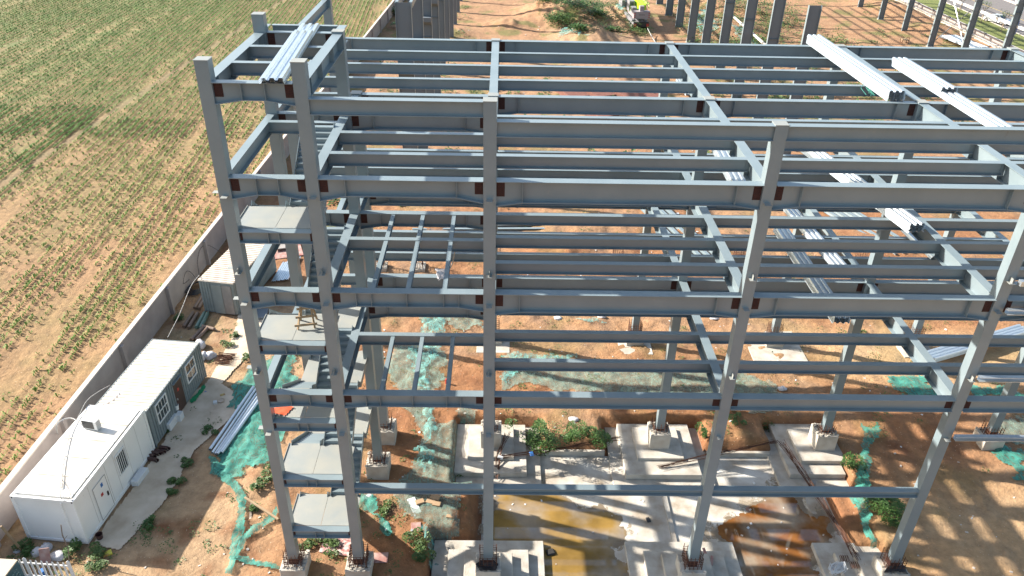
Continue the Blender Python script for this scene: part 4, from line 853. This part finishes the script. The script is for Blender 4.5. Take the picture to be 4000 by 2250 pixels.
def weeds(label,regs,ls=.08,m='leaf'):
    mb=MB()
    for (x0,x1,y0,y1,n_,sz) in regs:
        for _ in range(n_):
            x=random.uniform(x0,x1);y=random.uniform(y0,y1)
            if noise.noise(Vector((x*.35,y*.35,5)))<-.05 or pitd(x,y)>.02 : continue
            s=sz*random.uniform(.4,1.3); leafy(mb,(x,y,gz(x,y)-.02),s,s*.8,int(14+30*s),ls)
    o=mb.build('weeds',m); tag(o,label,'weeds',kind='stuff')
weeds('scattered low weeds over the bare soil of the site',[(-11.2,-9.6,1,12,70,.22),(-16.8,-13,-3,1,60,.4),(-8,-3,6,16,110,.26),(-12,2,-3,5.5,150,.28),(-4,5.5,-3,20,150,.25),(3,34,9.5,20,230,.25),(-8,40,20,40,420,.3),(-16,-11.5,8,21,50,.25),(25,40,-2,20,40,.22)])
weeds('rough grass and weeds on the far mounds and between the portal columns',[(-10,45,40,80,420,.8),(36,60,95,135,260,1.9),(14,30,104,132,160,2.0),(60,84,60,140,60,.8),(36,62,60,120,420,1.3),(-12,0,60,125,60,1.0)],.26)
# crop field: rows of maize seedlings
mb=MB(); m2_=MB()
for _ in range(900):
    x=random.uniform(-15,40); y=random.uniform(-4,38) if random.random()<.8 else random.uniform(38,110)
    if x-.04*y<-16.5 or x<-8 and 1<y<16: continue
    z=gz(x,y) if pitd(x,y)<.02 else -1.925; s_=random.uniform(.02,.075)*(1 if y<38 else 2); a=random.uniform(0,3.14)
    mt=Matrix.Translation((x,y,z))@Matrix.Rotation(a,4,'Z')@Matrix.Rotation(random.uniform(-.4,.4),4,'X')
    (mb if random.random()<.7 else m2_).box(-s_,s_,-s_*random.uniform(.4,1),s_*.7,-.01,s_*random.uniform(.2,.8),mt)
tag(mb.build('stones','cap'),'small pale stones and chips strewn over the bare soil','stones',kind='stuff'); tag(m2_.build('litter','foam'),'small white scraps of litter strewn over the site','litter',kind='stuff')
RW={}
def rowk(x):
    k=int(round(x/.75)); r=RW.get(k)
    if r is None: r=RW[k]=random.uniform(-.22,.22)+.22*math.sin(k*.9)
    return r
def corn(label,x0,x1,y0,y1,sx,sy,sz,m,thr):
    V=[];Fc=[]; rnd=random.random; x=round(x0/.75)*.75
    while x<x1:
        y=y0
        while y<y1:
            y+=sy*(.6+.8*rnd()); xx=x-.065*(y-60)+(rnd()-.5)*sz*.2
            if xx>-17.9+.041*y-.3: continue
            d=rowk(x)+.7*noise.noise(Vector((xx*.06,y*.03,3)))+.5*noise.noise(Vector((xx*.35,y*.10,8)))
            if d<thr+(.1 if xx>-34+.1*y*.5 else 0)+random.uniform(-.4,.4): continue
            if abs(xx+39.0-.068*(y-63))<.3: continue
            s=sz*(.6+.7*rnd())
            for k in range(4):
                a=rnd()*6.283; ca=math.cos(a);sa=math.sin(a); wq=s*.14; o=len(V); z=-1.05
                V+=[(xx-sa*wq*.5,y+ca*wq*.5,z),(xx+sa*wq*.5,y-ca*wq*.5,z),(xx+ca*s*.45+sa*wq,y+sa*s*.45-ca*wq,z+s*.85),(xx+ca*s*.45-sa*wq,y+sa*s*.45+ca*wq,z+s*.85),(xx+ca*s*.95,y+sa*s*.95,z+s*.6)]
                Fc+=[(o,o+1,o+2,o+3),(o+3,o+2,o+4)]
        x+=sx
    mb=MB(); mb.v=V; mb.f=Fc; tag(mb.build('crop_seedlings',m),label,'crop',kind='stuff')
corn('rows of young maize seedlings in the near part of the field',-52,-12,-2,62,.75,.2,.25,'corn',-.12)
corn('denser young maize in the far part of the field',-104,-8,56,142,.75,.26,.27,'cornb',-.45)
corn('thicker band of maize at the left of the field',-80,-40,16,66,.75,.24,.27,'cornb',-.4)
# ================================================================ portal frame building behind
PB=thing('portal_frame_building','dark tall portal columns of a second steel hall behind the near frame','building frame')
def hcol(x,y,top,dep=1.1,base=-1.,fl=.35):
    o=MB().box(x-dep/2+.02,x+dep/2-.02,y-.012,y+.012,base,top).build('column','steel2',PB)  # web shade put into the colour, flanges keep the plain steel
    for s_ in (-1,1): MB().box(x+s_*dep/2-.019,x+s_*dep/2+.019,y-fl/2,y+fl/2,base,top).build('flange','steel',o)
    MB().box(x-dep/2-.1,x+dep/2+.1,y-fl/2-.1,y+fl/2+.1,base-.4,base+.05).build('base_plate','conc',o)
    for z in (top*.55,): MB().box(x-dep/2+.02,x+dep/2-.02,y-fl/2+.01,y-.013,z-.012,z+.012).build('stiffener','steel2',o)
    return o
YP=[44.0+9.65*k for k in range(0,11)]
for k,y in enumerate(YP):
    o=hcol(-2.0,y,15.3 if k else 15.8,1.35)
    mb=MB(); zc=10.6; mb.hexa([Vector(v) for v in ((-2.65,y-.9,zc-.45),(-1.35,y-.9,zc-.45),(-1.35,y-.18,zc-.9),(-2.65,y-.18,zc-.9),(-2.65,y-.9,zc),(-1.35,y-.9,zc),(-1.35,y-.18,zc),(-2.65,y-.18,zc))]); mb.build('corbel','steel2',o)
for k,y in enumerate(YP[1:]): hcol(36.2,y-(.6 if k==0 else 0),14.4 if k==0 else 16,1.2)
for k,y in enumerate(YP[3:]): hcol(74.6,y,15,.9)
def pbar(kind,a,b_,w,h,m='steel2'): return MB().prism(a,b_,[(-w/2,-h),(w/2,-h),(w/2,0),(-w/2,0)]).build(kind,m,PB)
for x in (-2.6,-1.4): pbar('eave_beam',(x,44.3,15.8),(x,140,15.8),.25,.5,'steel')
for y in YP[3:]:
    pbar('rafter',(-1.3,y,15.4),(17,y,17.0),.25,.7); pbar('rafter',(17,y,17.0),(35.6,y,15.6),.25,.7); pbar('rafter',(36.8,y,15.6),(55,y,17.),.25,.7); pbar('rafter',(55,y,17.),(74.2,y,15),.25,.7)
for k in range(4): x=1+k*4.6; pbar('purlin',(x,72,16.2),(x,140,16.2),.35,.35)
for k in range(16): x=38+k*2.2; pbar('purlin',(x,72,16.8),(x,140,16.8),.16,.2)
for z in (3.2,6.6,9.8): pbar('girt',(75.15,62,z),(75.15,140,z),.3,.3,'whiteroof')
for z in (7.2,): pbar('tie_rod',(36.9,YP[2],z),(36.9,YP[4],z),.2,.2,'whiteroof')
for a,b_,z0,z1 in ((YP[6],YP[5],0,8),(YP[5],YP[6],0,8),(YP[4],YP[5],8,14),(YP[5],YP[4],8,14)): MB().tube((75.2,a,z0),(75.2,b_,z1),.07,6).build('brace','steel2' if a>b_ else 'galv',PB)
# sheds of stock on the ground between the buildings
def stock(label,u,v,z,L_,wd,rz,n_,m,sec_=.3,name='steel_member',group='steel members stacked on the ground'):
    p=at(u,v,z); 
    for k in range(n_):
        mb=MB(); ibeam(mb,(-L_/2,0,sec_),(L_/2,0,sec_),sec_-.03,.28); o=mb.build(name,m); o.location=(p.x-math.sin(rz)*(k-(n_-1)/2)*wd,p.y+math.cos(rz)*(k-(n_-1)/2)*wd,gz(p.x,p.y)+.02); o.rotation_euler=(0,0,rz)
        tag(o,label%['first','second','third','fourth','fifth','sixth'][k],'steel member',group)
stock('%s from the near side of the long pale members beyond the joist bay',2000,870,-.6,17,.7,.04,3,'steel'); stock('%s of the grey members lying towards the road beyond the middle bay',2640,900,-.6,12,.7,1.85,4,'steel'); stock('%s of the members lying on edge under the right rear bay',3380,880,-.6,10,.8,1.9,4,'steel')
for k,(u,v,lb) in enumerate([(2230,372,'farthest left stack'),(2330,370,'second stack'),(2440,375,'third stack'),(2330,448,'near stack'),(2520,375,'rightmost stack')]):
    for q in range(1):
        o=blk('formwork_stack',lb+' of rusty formwork panels seen under the rear roof beams','panels',u,v,(2.6,5.5,.7),'rustsh',.35+.05*k,group='rusty formwork stacks')
deck('decking_sheet','galvanised sheets lying on soil at right behind the green net patch',gp(3620,1420)+Vector((0,0,.4)),gp(3990,1310)+Vector((0,0,.4)),5,1.0,.06,'decking on the ground',nr=4)
deck('decking_sheet','pale sheets lying by the road side wall far right',gp(3700,150)+Vector((0,0,.3)),gp(3830,200)+Vector((0,0,.3)),3,3,.1,'decking on the ground',nr=8)
deck('decking_sheet','bright steel sheets on the ground under the third roof bay',gp(2660,330)+Vector((0,0,.5)),gp(2700,390)+Vector((0,0,.5)),3,1.6,.1,'decking on the ground',nr=5)
# ================================================================ crane truck
ct=thing('crane_truck','lime and grey truck crane seen from behind between earth mounds','crane truck',(29.3,108.6,-1.0),rz=R(5))
MB().box(-1.3,1.3,.3,12.5,1.0,1.35).box(-1.3,-.9,1.5,9.5,1.351,1.6).box(.9,1.3,1.5,9.5,1.351,1.6).build('chassis','grey',ct)
MB().box(-1.25,1.25,0,.3,.7,1.5).build('rear_panel','blk',ct)
for s_ in(-1,1):
    MB().box(s_*1.05-.22,s_*1.05+.22,-.05,-.005,.75,1.25).build('tail_light','stripe',ct)
    for y in (1.6,3.0,7.6,9.1):
        w=MB().tube((s_*.95,y,.55),(s_*1.3,y,.55),.55,18).build('wheel','rub',ct); MB().tube((s_*1.301,y,.55),(s_*1.31,y,.55),.28,12).build('rim','concd',w)
MB().box(-1.25,-.8,9.8,12.4,1.36,3.0).box(-.8,.2,10.6,12.4,1.36,2.6).build('driver_cab','grey',ct)
cw=MB().box(-1.35,1.35,.2,1.4,2.0,3.1).build('counterweight','pinkgrey',ct)
st=MB()
for s_ in (-1,1):
    for k in range(3): st.hexa([Vector(v) for v in ((s_*1.2-.14,.18,2.1+k*.3),(s_*1.2+.14,.18,2.2+k*.3),(s_*1.2+.14,.199,2.2+k*.3),(s_*1.2-.14,.199,2.1+k*.3),(s_*1.2-.14,.18,2.22+k*.3),(s_*1.2+.14,.18,2.32+k*.3),(s_*1.2+.14,.199,2.32+k*.3),(s_*1.2-.14,.199,2.22+k*.3))])
st.build('warning_stripes','stripe',cw)
lt=MB(); [lt.box(-.5+k*.13,-.42+k*.13,.185,.199,2.55,2.66) for k in range(8)]; lt.build('lettering','blk',cw)
MB().box(-1.2,1.2,1.41,5.2,2.0,2.5).box(-.35,.35,.5,1.3,3.101,3.9).build('slewing_deck','pinkgrey',ct)
MB().box(-1.25,-.5,2.0,3.4,2.51,3.4).build('engine_cover','grey',ct); MB().box(-1.26,-.7,3.41,3.6,2.51,3.3).build('side_panel','lime',ct)
oc=MB().box(-1.3,-.4,4.2,6.0,2.3,4.0).build('operator_cab','grey',ct); MB().box(-1.15,-.55,4.16,4.199,3.1,3.8).build('rear_window','glass',oc)
MB().prism((.45,1.8,3.3),(.25,15,4.6),[(-.5,-.55),(.5,-.55),(.5,.55),(-.5,.55)]).build('boom','lime',ct)
jb=MB()
for i in range(9):
    a=Vector((1.15,1.9+i*1.3,3.6+i*.12))
    for dx in (0,.5): jb.tube(a+Vector((dx-.1,0,-.3)),a+Vector((dx-.1,1.3,-.2)),.05,4); jb.tube(a+Vector((dx-.1,0,.4)),a+Vector((dx-.1,1.3,.5)),.05,4); jb.tube(a+Vector((dx-.1,0,-.3)),a+Vector((dx-.1,1.3,.5)),.04,4)
    jb.tube(a+Vector((-.1,0,.4)),a+Vector((.4,1.3,.5)),.04,4)
jb.build('lattice_jib','lime',ct)
a=Vector((29.4,107.6,-.2)); cable('straight pale hawser running from the crane truck towards the frame',[at(2530,112,0),at(2560,165,-.9),at(2640,280,-.9)],.07,'cable','hawser','rope')
# ================================================================ road side
rw=thing('roadside_wall','low pale wall with dark piers between the far site edge and the road','wall',(85,100,-1))
for k in range(-6,14):
    y=k*6.; MB().box(-.12,.12,y,y+5.3,-.3,1.3).build('panel','wallc',rw); MB().box(-.2,.2,y+5.31,y+5.99,-.3,1.4).build('pier','concd',rw)
def car(name,label,x,y,rz,m,L_=4.7):
    o=thing(name,label,'car',(x,y,-.97),'cars on the road',rz)
    prof=[(-2.35,.35),(-2.3,.8),(-1.9,.95),(-1.35,1.0),(-.75,1.42),(.6,1.45),(1.2,1.02),(2.1,.82),(2.35,.6),(2.35,.3)]
    bm=bmesh.new(); rows=[]
    for w_,f in ((-.88,.0),(-.92,.3),(-.75,1.),(.75,1.),(.92,.3),(.88,.0)):
        rows.append([bm.verts.new((px_,w_ if z>.6 or abs(w_)>.8 else w_, .3+(z-.3)*(f if f<.5 else 1))) for px_,z in prof])
    vs=[]; bm.free(); bm=bmesh.new(); rows=[]
    for w_,kz in ((-.9,0),(-.92,.62),(-.80,.62),(-.66,1),(.66,1),(.80,.62),(.92,.62),(.9,0)):
        row=[]
        for px_,z in prof:
            if kz==0: zz=.28
            elif kz==.62: zz=min(z,.92)
            else: zz=z
            row.append(bm.verts.new((px_,w_,zz)))
        rows.append(row)
    for a,b_ in zip(rows,rows[1:]):
        for i in range(len(prof)-1): bm.faces.new((a[i],a[i+1],b_[i+1],b_[i]))
    for e in (0,-1): bm.faces.new([r_[e] for r_ in rows] if e else [r_[e] for r_ in reversed(rows)])
    bmesh.ops.recalc_face_normals(bm,faces=bm.faces)
    me=bpy.data.meshes.new('body'); bm.to_mesh(me); bm.free(); me.materials.append(MT[m]); b=bpy.data.objects.new('body',me); COL.objects.link(b); b.parent=o
    md=b.modifiers.new('b','BEVEL'); md.width=.05; md.segments=2
    g_=MB(); g_.poly([(.68,-.62,1.42),(.68,.62,1.42),(1.22,.72,1.05),(1.22,-.72,1.05)],[(0,3,2,1)]); g_.build('windscreen','glass',o)
    g_=MB(); g_.poly([(-.82,-.62,1.41),(-.82,.62,1.41),(-1.36,.72,1.04),(-1.36,-.72,1.04)],[(0,1,2,3)]); g_.build('rear_window','glass',o)
    for s_ in (-1,1): g_=MB(); g_.poly([(-.7,s_*.685,1.38),(.5,s_*.685,1.4),(1.0,s_*.80,1.0),(-1.1,s_*.80,1.0)],[(0,1,2,3)]); g_.build('side_window','glass',o)
    for x_ in (-1.42,1.42):
        for s_ in (-1,1):
            w=MB().tube((x_,s_*.74,.33),(x_,s_*.935,.33),.33,18).build('wheel','rub',o); MB().tube((x_,s_*.936,.33),(x_,s_*.942,.33),.2,12).build('rim','concd',w)
    for s_ in (-1,1): MB().box(2.3,2.365,s_*.65-.2,s_*.65+.2,.6,.74).build('headlight','glass',o)
    MB().box(2.33,2.37,-.4,.4,.45,.62).build('grille','blk',o)
car('parked_car','white saloon car on the road seen between the far portal columns',94.9,119.8,R(-62),'carw'); car('parked_car','silver car cut off by the right edge behind the last portal column',98.5,106.5,R(-85),'cars')
def tree(label,x,y,h,cr,n_):
    o=thing('street_tree',label,'tree',(x,y,-.95),'young trees on the verge'); mb=MB().tube((0,0,0),(.05,.1,h*.55),.09,8,.06)
    for k in range(6):
        a=k*1.05; mb.tube((.05,.1,h*.5),(math.cos(a)*cr*.6,math.sin(a)*cr*.6,h*.8),.04,5,.015)
    mb.build('trunk','bark',o); c=MB()
    for k in range(14):
        a=random.uniform(0,6.28); r_=cr*.7*random.random(); leafy(c,(math.cos(a)*r_,math.sin(a)*r_,h*.55+random.random()*h*.25),cr*.35,h*.2,n_//14,.16)
    c.build('crown','leaf',o); s_=MB()
    for k in range(3): a=k*2.1; s_.tube((math.cos(a)*.7,math.sin(a)*.7,0),(0.03,.05,1.4),.03,5)
    s_.build('props','wood',o)
for k,(x,y,lb) in enumerate([(91.5,126.5,'young propped tree on the verge, farthest from the camera'),(92.0,119.5,'thin propped sapling on the verge left of the white car'),(91.8,112.5,'propped sapling in front of the white car'),(106,116,'leafless looking tree across the road behind the white car'),(120,118,'bright green tree beyond the road in the top right corner')]): tree(lb,x,y,4 if k<4 else 7,1.4 if k<4 else 3,300 if k<3 else 420)
lp=thing('sign_pole','white pole with a blue lower half on the road verge','pole',(93.2,110.8,-.9)); MB().tube((0,0,0),(0,0,2.2),.14,10).build('lower_sleeve','reflect',lp); MB().tube((0,0,2.201),(0,0,7.5),.1,10).build('shaft','white',lp)
pe=thing('person','person in dark clothing standing beside the white car','person',(98.2,119.2,-.97))
bm=bmesh.new(); bd=MB(); 
me=bpy.data.meshes.new('body'); J=[(0,0,.95),(0,0,1.25),(0,0,1.48),(0,0,1.58),(0,.02,1.7),(.1,0,.9),(.12,.02,.5),(.12,0,.06),(-.1,0,.9),(-.12,.02,.5),(-.12,0,.06),(.19,0,1.42),(.25,.02,1.12),(.24,.1,.88),(-.19,0,1.42),(-.25,.02,1.12),(-.24,.1,.88)]
me.from_pydata(J,[(0,1),(1,2),(2,3),(3,4),(0,5),(5,6),(6,7),(0,8),(8,9),(9,10),(2,11),(11,12),(12,13),(2,14),(14,15),(15,16)],[]); b=bpy.data.objects.new('body',me); COL.objects.link(b); b.parent=pe
md=b.modifiers.new('skin','SKIN'); rr=[.15,.15,.16,.06,.1,.09,.065,.05,.09,.065,.05,.06,.045,.035,.06,.045,.035]
for i,v in enumerate(me.skin_vertices[0].data): v.radius=(rr[i],rr[i]); v.use_root=(i==0)
b.modifiers.new('s','SUBSURF').levels=1; b.modifiers['s'].render_levels=1; me.materials.append(MT['cloth'])
hd=MB().box(-.08,.08,-.1,-.05,1.6,1.76).build('face','skin',pe)
bc=thing('handcart','small two wheeled handcart on the far bare ground','cart',gp(3530,168))
for s_ in (-.5,.5): w=MB().pipe((s_,0,.5),(s_+.06,0,.5),.5,.42,16).build('wheel','rebar',bc)
MB().box(-.45,.45,-.6,.8,.55,.62).build('tray','wood',bc); MB().tube((-.4,.8,.6),(-.4,2.1,.75),.03,6).build('handle','rebar',bc); MB().tube((.4,.8,.6),(.4,2.1,.75),.03,6).build('handle','rebar',bc)
